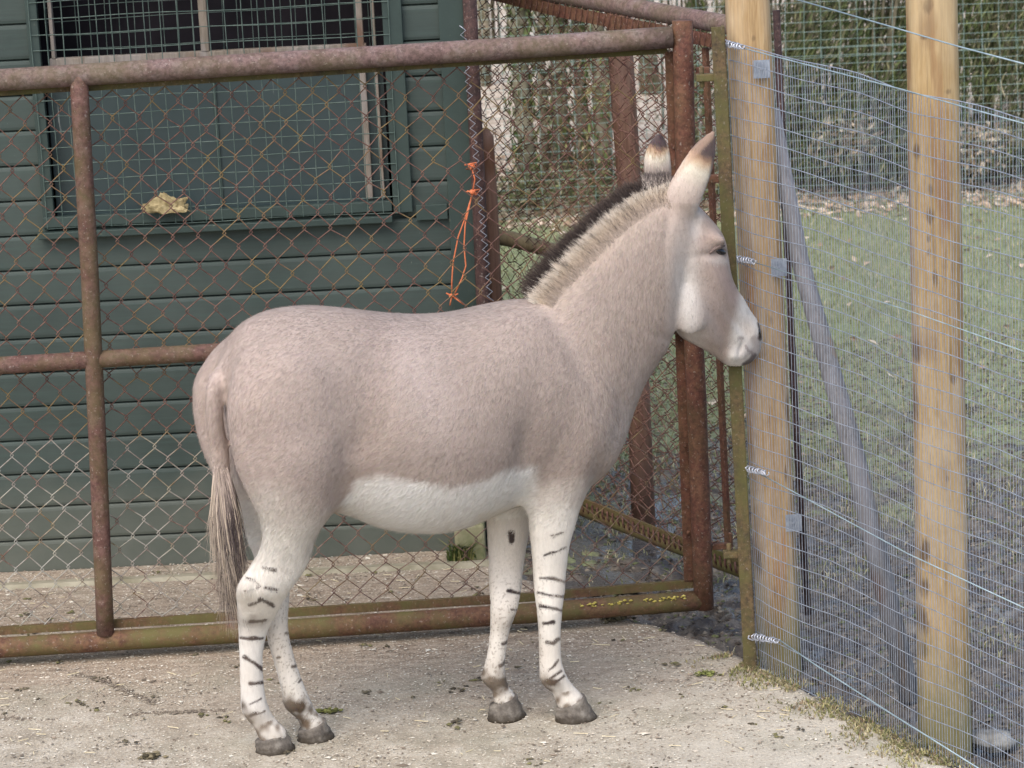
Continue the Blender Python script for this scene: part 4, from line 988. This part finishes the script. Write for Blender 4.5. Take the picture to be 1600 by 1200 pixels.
NO = np.empty(nv*3, np.float32); bm_.vertices.foreach_get('normal', NO); NO = NO.reshape(-1, 3).astype(float)
# --- markings, plus some shading painted on the flank
TAUPE = np.array([.345, .280, .240]); WHITE = np.array([.68, .655, .615]); CREAM = np.array([.56, .44, .33]); DARK = np.array([.035, .026, .026]); PINK = np.array([.44, .35, .305]); MUD = np.array([.11, .078, .05])
STR = {'nh': [([(412, 886), (430, 891)], 3.2), ([(385, 903), (397, 906), (406, 915)], 1.6), ([(380, 923), (397, 921), (406, 917)], 1.4), ([(413, 917), (432, 921)], 3), ([(390, 945), (410, 936), (427, 947)], 3), ([(392, 972), (415, 969)], 2.6),
              ([(374, 996), (393, 999), (410, 997)], 2.6), ([(382, 1027), (397, 1035), (411, 1047)], 3.2), ([(390, 1068), (413, 1066)], 3), ([(390, 1100), (408, 1092)], 1.5), ([(380, 1122), (395, 1117), (413, 1111)], 2.6)],
       'fh': [([(434, 1028), (437, 1027)], 2.5), ([(456, 1041), (461, 1040)], 3.2), ([(466, 1065), (470, 1063)], 2), ([(447, 990), (452, 989)], 2)],
       'nf': [([(862, 837), (880, 832)], 1.3), ([(850, 868), (867, 863), (884, 854)], 1.8), ([(843, 902), (860, 904), (885, 909)], 2.3), ([(840, 925), (857, 929), (885, 933)], 2.6), ([(843, 947), (860, 949), (879, 954)], 2.6), ([(850, 974), (866, 973)], 2.6),
              ([(855, 1004), (865, 1006), (876, 997)], 2.6), ([(858, 1046), (867, 1040), (872, 1031)], 2), ([(852, 1065), (867, 1055), (877, 1048)], 2.2), ([(857, 1064), (870, 1065), (881, 1056)], 2.6)],
       'ff': [([(793, 923), (814, 927)], 3), ([(800, 953), (811, 952)], 1.6), ([(785, 1006), (792, 1003)], 3), ([(782, 1041), (789, 1034)], 3), ([(799, 833), (799, 844)], 6)]}
def coat(P):
    n = len(P); W = (P-aC0)@aDN; X0, Y0 = proj(P); Pm_ = P - 2*np.outer(np.maximum(W, 0), aDN); Xm, Ym = proj(Pm_); hw_ = ss_(1030, 1075, X0)*ss_(300, 330, Y0); Xm = Xm*(1-hw_)+X0*hw_; Ym = Ym*(1-hw_)+Y0*hw_
    legs = P[:, 2] < .60
    C = np.tile(TAUPE, (n, 1))
    nz = np.array([noise.noise(Vector(p*11)) for p in P]); nz2 = np.array([noise.noise(Vector(p*40)) for p in P]); j = nz*10+nz2*4
    def mixc(m, col):
        nonlocal C; m = np.clip(m, 0, 1)[:, None]; C = C*(1-m)+np.asarray(col)*m
    X, Y = Xm+nz2*3, Ym+j
    mixc(.8*ss_(430, 330, X), PINK); mixc(.35*rotg(X, Y, 420, 620, 80, 120), PINK*1.05); mixc(.55*rotg(X, Y, 660, 605, 40, 90, -25), (.43, .36, .33)); mixc(.45*rotg(X, Y, 440, 700, 60, 70), (.43, .35, .315)); mixc(.45*rotg(X, Y, 585, 580, 20, 110, 5), (.22, .175, .155)); mixc(.30*rotg(X, Y, 700, 725, 110, 14), (.24, .19, .17))  # dark flank band: darker hair with the flank's natural shading painted in
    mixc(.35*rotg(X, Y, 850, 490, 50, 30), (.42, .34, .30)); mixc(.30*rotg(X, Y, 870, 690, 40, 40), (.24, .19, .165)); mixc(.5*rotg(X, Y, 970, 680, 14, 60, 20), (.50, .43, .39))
    # belly
    yb = np.interp(X, [500, 540, 562, 600, 650, 700, 750, 790, 828, 860], [830, 775, 745, 748, 756, 760, 750, 738, 722, 720]); bel = ss_(-8, 12, Y-yb)*ss_(525, 548, X)*ss_(850, 825, X)*(np.abs(W) < .40)
    under = ss_(-.35, -.75, 0*X)
    mixc(bel, WHITE)
    # neck: cream band beside the mane, dark dorsal edge
    dm = seg_dist(Xm, Ym, [(838, 470), (862, 437), (897, 399), (937, 357), (977, 322), (1012, 300), (1045, 295)])
    mixc(.80*ss_(70, 8, dm+j*.8)*ss_(835, 880, Xm+(Ym-450)*-.3), (.45, .365, .30)); mixc(.8*ss_(30, 6, dm)*ss_(835, 870, Xm), (.58, .49, .40))
    # head
    hx = P@aDF*0+X0
    mixc(.85*rotg(X, Y, 1076, 462, 15, 55, -6), WHITE); mixc(.65*rotg(X, Y, 1088, 360, 8, 45, 6), WHITE); mixc(.35*rotg(X, Y, 1112, 480, 18, 40), (.42, .36, .34)); mixc(.5*rotg(X, Y, 1128, 505, 10, 30, -25), (.30, .24, .225)); mixc(.5*rotg(X, Y, 1045, 320, 20, 20), PINK); mixc(.5*rotg(X, Y, 1140, 450, 10, 30, -25), (.40, .27, .24))
    muz = ss_(-3, 14, (Xm-1142)*.9+(Ym-500)*.18+j*.3); mixc(.95*muz*(Xm > 1100), WHITE); mixc(.6*rotg(X, Y, 1105, 380, 18, 10, -15), (.36, .27, .23)); mixc(.45*rotg(X, Y, 1122, 405, 14, 5), WHITE); mixc(.85*rotg(X0, Y0, 1125, 393, 10, 3.5, -8), DARK*2); mixc(.35*rotg(X0, Y0, 1122, 384, 14, 3, -12), (.2, .15, .13))
    mixc(1.2*ss_(6, 2, seg_dist(Xm, Ym, [(1187, 505), (1190, 516), (1188, 528)])), DARK); mixc(.55*ss_(10, 3, seg_dist(Xm, Ym, [(1180, 530), (1184, 542), (1178, 552)])), DARK*4); mixc(ss_(6, 2, seg_dist(Xm, Ym, [(1163, 570), (1173, 563), (1179, 555)])), DARK*1.3)
    mixc(.7*ss_(2.8, 1., seg_dist(Xm, Ym, [(1165, 540), (1169, 547), (1176, 552)])), DARK*3); mixc(.5*ss_(4, 1.5, seg_dist(Xm, Ym, [(1155, 528), (1160, 528)])), DARK*3); mixc(.6*ss_(4, 1, seg_dist(Xm, Ym, [(1136, 573), (1150, 576), (1160, 575)])), (.14, .11, .11))
    mixc(.45*rotg(Xm, Ym, 1112, 430, 26, 50, -25), (.30, .235, .205)); mixc(.45*rotg(Xm, Ym, 1105, 350, 14, 20), (.32, .25, .215)); mixc(.45*rotg(Xm, Ym, 1166, 548, 14, 12), (.33, .29, .29)); mixc(.4*rotg(Xm, Ym, 1170, 515, 8, 14, -15), (.45, .36, .30)); mixc(.5*ss_(4, 1, seg_dist(Xm, Ym, [(1062, 525), (1085, 541), (1110, 553), (1128, 566)])), (.2, .15, .12))
    # ears
    near = (W < 0) & (X0 > 1040) & (Y0 < 318); far = (W > 0) & (X0 < 1058) & (Y0 < 300) & (X0 > 995)
    for mk, t0, ti, sc_ in ((near, (1114, 205), None, 1.0), (far, (1030, 202), None, .66)):
        dd_ = np.hypot(X0-t0[0], Y0-t0[1])+nz2*3
        e = np.where(dd_ < 0, 0, 1)
        c = np.array([np.interp(dd_*1/sc_, [0, 38, 46, 53, 66, 92, 125], [v0, v1, v2, v3, v4, v5, v6]) for v0, v1, v2, v3, v4, v5, v6 in zip(DARK*1.5, DARK*2.2, (.27, .17, .11), (.50, .36, .24), (.66, .60, .48), (.58, .49, .42), (.46, .37, .32))]).T
        C[mk] = c[mk]
    mixc(.6*near*ss_(10, 3, np.abs((X0-1060)*.72+(Y0-275)*.69+8)), (.42, .29, .21)); mixc(.8*near*ss_(5, 1, np.abs(X0-np.interp(Y0, [208, 245, 275, 305], [1120, 1116, 1111, 1102]))), DARK*3); mixc(.75*far*rotg(X0, Y0, 1028, 275, 26, 12), DARK*2)
    # legs
    Zz = P[:, 2]
    hindm = X0 < 620
    lg = np.where(hindm, ss_(745, 860, Y0+j*1.6+(X0-450)*-.35), ss_(735, 810, Y0+j*1.5)*(X0 > 740))
    lg = lg*(Zz < .95)*np.where(hindm, 1, ((X0 > 750) & (np.interp(X0, [750, 822, 826, 960], [800, 786, 742, 742]) < Y0)))
    mixc(lg*.96*(X0 < 960), WHITE*np.array([.97, .945, .90]))
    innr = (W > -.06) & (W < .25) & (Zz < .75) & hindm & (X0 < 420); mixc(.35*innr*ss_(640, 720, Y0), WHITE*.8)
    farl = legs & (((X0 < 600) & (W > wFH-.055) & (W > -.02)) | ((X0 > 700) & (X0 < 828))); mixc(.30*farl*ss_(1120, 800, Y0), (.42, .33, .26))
    key = {'nh': legs & (X0 < 600) & ~farl, 'fh': legs & (X0 < 600) & farl, 'nf': legs & (X0 >= 826), 'ff': legs & (X0 > 700) & (X0 < 830)}
    for k, lines in STR.items():
        for pts, wd in lines: mixc(1.0*key[k]*ss_(wd*.9+1.4+nz2*1.3, wd*.9-1.2+nz2*1.3, seg_dist(X0+nz2*1.5, Y0+nz2*2, pts)), DARK*.7)
    for cx, cy, rx, ry, kk, am in ((378, 1118, 6, 14, 'nh', 1), (398, 1150, 8, 9, 'nh', 1), (448, 1112, 7, 16, 'fh', 1), (470, 1130, 9, 8, 'fh', .9), (848, 1076, 6, 10, 'nf', 1), (866, 1096, 8, 8, 'nf', .8), (756, 1062, 7, 14, 'ff', 1), (772, 1080, 9, 9, 'ff', 1), (786, 1064, 8, 5, 'ff', .7), (383, 1128, 14, 9, 'nh', .85), (463, 1106, 17, 11, 'fh', .9), (858, 1072, 12, 11, 'nf', .75), (770, 1066, 20, 12, 'ff', .95), (802, 975, 20, 12, 'ff', .25), (400, 1145, 14, 7, 'nh', .7), (400, 970, 14, 8, 'nh', .35), (840, 1000, 6, 25, 'nf', .3)):
        mixc(1.25*am*key[kk]*rotg(X0, Y0, cx, cy, rx, ry)*(1.1+nz2*1.4), MUD*.55)
    nz3 = np.array([noise.noise(Vector(p*150)) for p in P]); spk = ((nz3 > .30) & legs)*1.0; mixc(.30*legs*np.clip(.35+nz*1.2, 0, 1)*ss_(760, 900, Y0), (.50, .42, .33)); mixc(.45*spk*ss_(820, 960, Y0)*(key['ff'] | key['fh'] | (key['nf'] & (X0 < 850))), MUD)
    mixc(.8*((Zz < .10)*(nz2*2+.2)).clip(0, 1)*legs, MUD*1.2)
    return np.clip(C, 0, 1)
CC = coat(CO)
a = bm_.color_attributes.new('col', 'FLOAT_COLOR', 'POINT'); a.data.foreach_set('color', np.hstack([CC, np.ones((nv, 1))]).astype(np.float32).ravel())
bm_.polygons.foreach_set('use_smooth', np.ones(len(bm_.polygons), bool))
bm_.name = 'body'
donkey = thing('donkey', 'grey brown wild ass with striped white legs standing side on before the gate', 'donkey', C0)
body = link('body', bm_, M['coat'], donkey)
# --- short coat strands
ntri = 420000
bm_.calc_loop_triangles(); T = np.empty(len(bm_.loop_triangles)*3, np.int32); bm_.loop_triangles.foreach_get('vertices', T); T = T.reshape(-1, 3)
p0, p1_, p2_ = CO[T[:, 0]], CO[T[:, 1]], CO[T[:, 2]]; ar = np.linalg.norm(np.cross(p1_-p0, p2_-p0), axis=1)
pick = rng.choice(len(T), ntri, p=ar/ar.sum()); u = rng.random(ntri); v = rng.random(ntri); fl = u+v > 1; u[fl] = 1-u[fl]; v[fl] = 1-v[fl]
P = p0[pick]+(p1_[pick]-p0[pick])*u[:, None]+(p2_[pick]-p0[pick])*v[:, None]
Nn = NO[T[pick, 0]]; vis = (Nn*(aCAM-P)).sum(1) > -2.0; P = P[vis]; Nn = Nn[vis]; Cc = CC[T[pick, 0]][vis]; n = len(P)
wh_ = ss_(.40, .55, Cc.mean(1))[:, None]; Cc = Cc*(rng.uniform(.89, 1.10, (n, 1))*(1-wh_)+wh_*rng.uniform(.88, 1.08, (n, 1))); Cc = np.clip(Cc + rng.normal(0, .012, (n, 3)), 0, 1)
flow = -aDF[None]*.75 + np.array([0, 0, -.65]); Xp, Yp = proj(P)
flow = np.repeat(flow, n, 0); nk = (ss_(880, 960, Xp))[:, None]; flow = flow*(1-nk) + nk*(aDF*-.15 + np.array([0, 0, -1.0]))
lgm = ss_(.62, .5, P[:, 2])[:, None]; flow = flow*(1-lgm)+lgm*np.array([0, 0, -1.0])
fn = np.stack([np.array([noise.noise(Vector(p*5+Vector((k*9., 0, 0)))) for p in P[::1]]) for k in range(2)], 1)
flow = flow + aDF*(fn[:, :1]*.5) + np.array([0, 0, 1.0])*fn[:, 1:]*.4 + rng.normal(0, .16, (n, 3))
flow -= Nn*(flow*Nn).sum(1, keepdims=True); flow /= np.linalg.norm(flow, axis=1, keepdims=True)+1e-9
belly = ((Cc.mean(1) > .5) & (P[:, 2] > .5) & (Xp < 840)); Ls = rng.uniform(.008, .019, n)*(1+belly*.6)
Ls *= np.where((P[:, 2] < .62) | (Xp > 1040), .55, 1)*np.where((P[:, 2] < .40), .8, 1)
sdv = np.cross(flow, Nn); wd = rng.uniform(.0004, .0010, n)[:, None]; ck = np.array([noise.noise(Vector((p[0]*60, p[1]*60, p[2]*60))) for p in P])[:, None]; Cc = Cc*(1+.15*ck*(1-wh_*.7)); Cc = Cc*np.where((Xp > 1040)[:, None], rng.uniform(.72, 1.15, (n, 1)), 1); Cc = np.clip(Cc, 0, 1)
tipd = flow + Nn*rng.uniform(.10, .34, n)[:, None]; b_ = P - Nn*.0008
Vv = np.stack([b_+sdv*wd, b_-sdv*wd, b_+tipd*Ls[:, None]], 1)
gn = np.cross(Vv[:, 1]-Vv[:, 0], Vv[:, 2]-Vv[:, 0]); flip = (gn*Nn).sum(1) < 0
Ff = np.arange(n*3).reshape(n, 3); Ff[flip] = Ff[flip][:, ::-1]
npmesh('coat_hair', Vv.reshape(-1, 3), Ff, M['hair'], body, cols=np.repeat(Cc, 3, 0), normals=np.repeat((lambda q: q/np.linalg.norm(q, axis=1, keepdims=True))(Nn + rng.normal(0, .15, (n, 3))), 3, 0))

# --- long hair ribbons
bvh = BVHTree.FromPolygons([Vector(c) for c in CO], [tuple(t) for t in T.tolist()])
def strands(name, roots, dirs, lens, widths, colf, parent, seg=4, bend=None, jit=.1, nrm=None):
    n = len(roots); t = np.linspace(0, 1, seg+1); d = dirs/np.linalg.norm(dirs, axis=1, keepdims=True)
    view = aCAM-roots; view /= np.linalg.norm(view, axis=1, keepdims=True)
    sd_ = np.cross(d, view + rng.normal(0, .35, (n, 3))); sd_ /= np.linalg.norm(sd_, axis=1, keepdims=True)
    rows = []; cl = []
    bd = bend if bend is not None else np.zeros((n, 3)); jt = rng.normal(0, jit, (n, 3))
    for k, tt in enumerate(t):
        c = roots + d*(lens*tt)[:, None] + (bd+jt)*((lens*tt*tt)[:, None]); wv = (widths*(1-.85*tt))[:, None]
        rows += [c-sd_*wv, c+sd_*wv]; cc = colf(tt); cl += [cc, cc]
    Vv = np.stack(rows, 1); Cl = np.stack(cl, 1); m = 2*(seg+1); fs_ = np.array([[2*k, 2*k+1, 2*k+3, 2*k+2] for k in range(seg)])
    Ff = (np.arange(n)[:, None, None]*m + fs_[None]).reshape(-1, 4)
    nn = None
    if nrm is not None:
        nn = np.array(nrm)[None] + rng.normal(0, .35, (n, 3)); nn /= np.linalg.norm(nn, axis=1, keepdims=True); nn = np.repeat(nn, m, 0)
        a_, b_, c_ = Vv[:, 0], Vv[:, 1], Vv[:, 3]; g_ = np.cross(b_-a_, c_-a_); fl_ = (g_*view).sum(1) < 0
        Ff = Ff.reshape(n, seg, 4); Ff[fl_] = Ff[fl_][:, :, ::-1]; Ff = Ff.reshape(-1, 4)
    return npmesh(name, Vv.reshape(-1, 3), Ff, M['hair'], parent, cols=np.clip(Cl.reshape(-1, 3), 0, 1), normals=nn)
# mane along the crest
crest = [(838, 470), (850, 452), (862, 437), (880, 417), (897, 399), (917, 377), (937, 357), (957, 338), (977, 322), (995, 309), (1012, 299), (1030, 293), (1046, 291)]
cw = np.array(crest, float); cl_ = np.concatenate([[0], np.cumsum(np.hypot(*np.diff(cw, axis=0).T))]); cl_ /= cl_[-1]
def crest_at(s): return np.interp(s, cl_, cw[:, 0]), np.interp(s, cl_, cw[:, 1])
def mane(n, wlo, whi, inset, l0, l1, mode):
    s = rng.random(n); x, y = crest_at(s); x2, y2 = crest_at(np.minimum(s+.03, 1)); x1_, y1_ = crest_at(np.maximum(s-.03, 0))
    tx, ty = x2-x1_, y2-y1_; L = np.hypot(tx, ty); nx, ny = ty/L, -tx/L     # outward: up-left
    out = np.where(nx*-1+ny*-1 > 0, 1, -1); nx *= out; ny *= out
    ins = inset[0]+(inset[1]-inset[0])*rng.random(n)**1.5; wv = rng.uniform(wlo, whi, n)
    roots = np.array([dk(float(a_-b_*e_), float(c_-d_*e_), float(f_)) for a_, b_, c_, d_, e_, f_ in zip(x, nx, y, ny, ins, wv)])
    tips = np.array([dk(float(a_+b_*20-4*q), float(c_+d_*20), float(f_)) for a_, b_, c_, d_, f_, q in zip(x, nx, y, ny, wv, np.ones(n))])
    d = tips-roots; d /= np.linalg.norm(d, axis=1, keepdims=True); d += rng.normal(0, .07, (n, 3))
    clump = np.array([noise.noise(Vector((q*85, 0, 3)))*.7+noise.noise(Vector((q*230, 1, 3)))*.6 for q in s]); lens = rng.uniform(l0, l1, n)*(1+.42*clump)*np.interp(s, [0, .08, .8, 1], [.8, 1, .8, .30]); d = d + np.outer(clump, aDF)*.30
    return s, roots, d, lens, ins, wv
s, r_, d_, L_, cp_, wv = mane(11000, -.014, .016, (-2, 9), .050, .073, 0)
br = rng.uniform(.5, 1.6, (11000, 1))
strands('mane', r_, d_, L_, np.full(11000, .0011), lambda t: (np.array([.30, .25, .21])*max(0, 1-t*2.6)+DARK*min(1, t*2.2+.2)+np.array([.10, .075, .055])*max(0, t-.6)*1.6)*br, body, 3)
# pale hair on the near and far flanks of the mane
for sgn_ in (-1, 1):
    n = 22000 if sgn_ < 0 else 5000
    s, r_, d_, L_, cp_, wv = mane(n, .012 if sgn_ > 0 else -.05, .05 if sgn_ > 0 else -.012, (-4, 34), .022, .042, 1); L_ = L_*np.interp(cp_, [-6, 0, 20, 40], [1.1, 1, .75, .3])*(1+.45*np.clip([noise.noise(Vector((q*150, 4, 1)))*2.2 for q in s], -.2, 1)); fade_ = np.clip(cp_/38, 0, 1)[:, None]
    # snap the roots to the skin
    r2 = []
    for p in r_:
        q, nn, i_, dd_ = bvh.find_nearest(Vector(p)); r2.append(q)
    r_ = np.array(r2); d_ = d_ + np.array(DN)*(.25*sgn_)
    dk_ = (np.array([noise.noise(Vector((q*95, w_*30, 7))) for q, w_ in zip(s, wv)]) > .27)[:, None] & (fade_ < .75); br = rng.uniform(.78, 1.18, (n, 1)); ccr = np.array([[np.interp(f, [0, .25, .6, 1], q) for q in ((.66, .60, .46, .365), (.58, .49, .365, .30), (.49, .375, .285, .26))] for f in fade_[:, 0]]); 
    depth = np.array([bvh.find_nearest(Vector(p))[3] for p in r_])
    strands('mane_side_hair', r_, d_, L_, np.full(n, .0007), lambda t: np.where(dk_, ccr*(1-t)*.8+DARK*t*1.3, ccr*(1.0-.15*t))*br, body, 3, nrm=DN*.9*sgn_ + Vector((0, 0, .4)))
# forelock between the ears
n = 2200; fx = rng.uniform(1004, 1050, n); fy = rng.uniform(280, 298, n); fw = rng.uniform(-.02, .04, n)
r_ = np.array([dk(float(a_), float(b_), float(c_)) for a_, b_, c_ in zip(fx, fy, fw)]); d_ = np.array([0, 0, 1.0]) + aDF*rng.uniform(-.5, .25, (n, 1)) + rng.normal(0, .12, (n, 3)); br = rng.uniform(.6, 1.8, (n, 1))
strands('forelock', r_, d_, rng.uniform(.012, .026, n), np.full(n, .0011), lambda t: (np.array([.35, .30, .26])*(1-t)*.8+DARK*(.3+t))*br, body, 3)
# tail tuft
n = 6500; tt_ = rng.random(n)
fx = np.interp(tt_, [0, 1], [345, 351])+rng.uniform(-13, 13, n)*np.interp(tt_, [0, .4, 1], [.75, .9, .6]); fy = np.interp(tt_, [0, 1], [728, 806]); fw = TW+rng.uniform(-.02, .02, n)
r_ = np.array([dk(float(a_), float(b_), float(c_)) for a_, b_, c_ in zip(fx, fy, fw)])
K = 46; kx = rng.uniform(-1, 1, K); kl = rng.uniform(.10, .22, K); kl[:8] = rng.uniform(.28, .37, 8); kx[:8] *= .35; kl[8:10] = (.42, .46); kx[8:10] = (.1, .3); kd = (kx > .05) | (kl > .19) & (rng.random(K) < .7)
lat = (fx-343)/13; ki = np.array([np.argmin(np.abs(kx-l)+rng.uniform(0, .5, K)+(np.arange(K) >= 8)*(np.arange(K) < 10)*.5) for l in lat])
tipx = kx[ki]*.045*np.interp(kl[ki], [.1, .2, .3, .42], [.9, 1.1, .7, .5]) + .014*(kl[ki] > .2)
tip = np.array(dk(343, 790, TW)) + np.outer(tipx, aDF) + np.outer(-kl[ki]*rng.uniform(.75, 1.05, n), [0, 0, 1.0]) + rng.normal(0, .004, (n, 3)) + np.outer(rng.normal(0, .008, K)[ki], aDN)
vec = tip-r_; L_ = np.linalg.norm(vec, axis=1)*rng.choice([1, .8, .55], n, p=[.6, .25, .15]); d0 = np.array([0, 0, -1.0])[None] + np.outer(lat*.32, aDF) + rng.normal(0, .04, (n, 3)); vn = vec/np.linalg.norm(vec, axis=1, keepdims=True)
dkm = (kd[ki] & (rng.random(n) < .8))[:, None]; dkm |= (rng.random(n) < .10)[:, None]; br = rng.uniform(.7, 1.25, (n, 1)); pc = np.array([.47, .385, .30]); rc = np.array([.37, .30, .26])
strands('tail_tuft', r_, d0, L_, np.full(n, .0010), lambda t: np.where(dkm, rc*(1-min(1, t*2.4))+DARK*1.7*min(1, t*2.4), rc*max(0, 1-t*3)+pc*min(1, t*3)*(1-.35*t))*br, body, 7, bend=(vn-d0/np.linalg.norm(d0, axis=1, keepdims=True)), jit=.05, nrm=-DN*.7+Vector((0, 0, .6)))
# hooves
def hoof(ta, tb, ba, bb, w):
    mb2 = MB(); tA_, tB_ = dk(*ta, w), dk(*tb, w); bA_, bB_ = dk(*ba, w), dk(*bb, w)
    z0 = -.004; bA_.z = z0; bB_.z = z0; V = []; F = []; n = 26; K = 8
    for k in range(K+1):
        t = k/K; A = tA_.lerp(bA_, t); B = tB_.lerp(bB_, t); c = (A+B)/2; u = (B-A)/2; th = .034+.014*t
        fl_ = 1+.03*math.sin(t*16)
        for i in range(n):
            a_ = 2*math.pi*i/n; ca = math.cos(a_); sa = math.sin(a_)
            q = c + u*ca*fl_ + DN*(th*fl_*sa*(1.0 if ca > -.5 else .82)); 
            if ca < -.8: q += (B-A)*.05*(t)
            V.append(q)
    for k in range(K):
        for i in range(n): j = (i+1) % n; F.append((k*n+i, k*n+j, (k+1)*n+j, (k+1)*n+i))
    F.append(tuple(K*n+i for i in range(n))); F.append(tuple(range(n))[::-1]); V = [v + Vector((noise.noise(v*40), noise.noise(v*40+Vector((5, 0, 0))), 0))*.004*(1 if v.z > .004 else .6) for v in V]; mb2.add(V, F, True); o = mb2.build('hoof', M['hoof'], body); return o
hoof((400, 1158), (446, 1138), (396, 1171), (462, 1168), nh); hoof((466, 1142), (507, 1122), (461, 1154), (523, 1151), fh)
hoof((868, 1107), (912, 1084), (865, 1124), (933, 1121), nf); hoof((765, 1103), (806, 1083), (758, 1120), (822, 1118), f2)
# eye: dark globe set under the brow, with lid
def surf(x, y):
    d = ray(x, y).normalized(); h_ = bvh.ray_cast(CAM, d); return h_[0], h_[1]
for (ex, ey, rr) in ((1126, 393, .0125),):
    h0, hn = surf(ex-1, ey)
    if h0:
        bm = bmesh.new(); bmesh.ops.create_uvsphere(bm, u_segments=20, v_segments=12, radius=1)
        for v_ in bm.verts: v_.co = Vector((v_.co.x*.025, v_.co.y*.013, v_.co.z*.010))
        me = bpy.data.meshes.new('eye'); bm.to_mesh(me); bm.free()
        for p_ in me.polygons: p_.use_smooth = True
        o = link('eye', me, M['eye'], body); o.location = h0 - hn*.006; o.rotation_euler = (0, R(22), math.atan2(HN.y, HN.x)-R(90)+R(-10))
        mb2 = MB(); lid = [surf(x_, y_) for x_, y_ in ((1108, 396), (1116, 388), (1124, 384), (1131, 384))]; lid = [p_+n_*.002 for p_, n_ in lid if p_]
        if len(lid) > 2: mb2.tube(lid, [.003, .0045, .0045, .003][:len(lid)], 8); o2 = mb2.build('eyelid', M['lid'] if 'lid' in M else simple('eyelid', (.13, .095, .085), (.2, .15, .13), 40, .8), body)
# nostril
h0, hn = surf(1187, 521)
if h0:
    bm = bmesh.new(); bmesh.ops.create_uvsphere(bm, u_segments=14, v_segments=10, radius=1)
    for v_ in bm.verts: v_.co = Vector((v_.co.x*.006, v_.co.y*.008, v_.co.z*.016))
    me = bpy.data.meshes.new('nostril'); bm.to_mesh(me); bm.free(); o = link('nostril', me, M['eye'], body); o.location = h0 - hn*.003; o.rotation_euler = (0, R(-10), DA)
print('done')
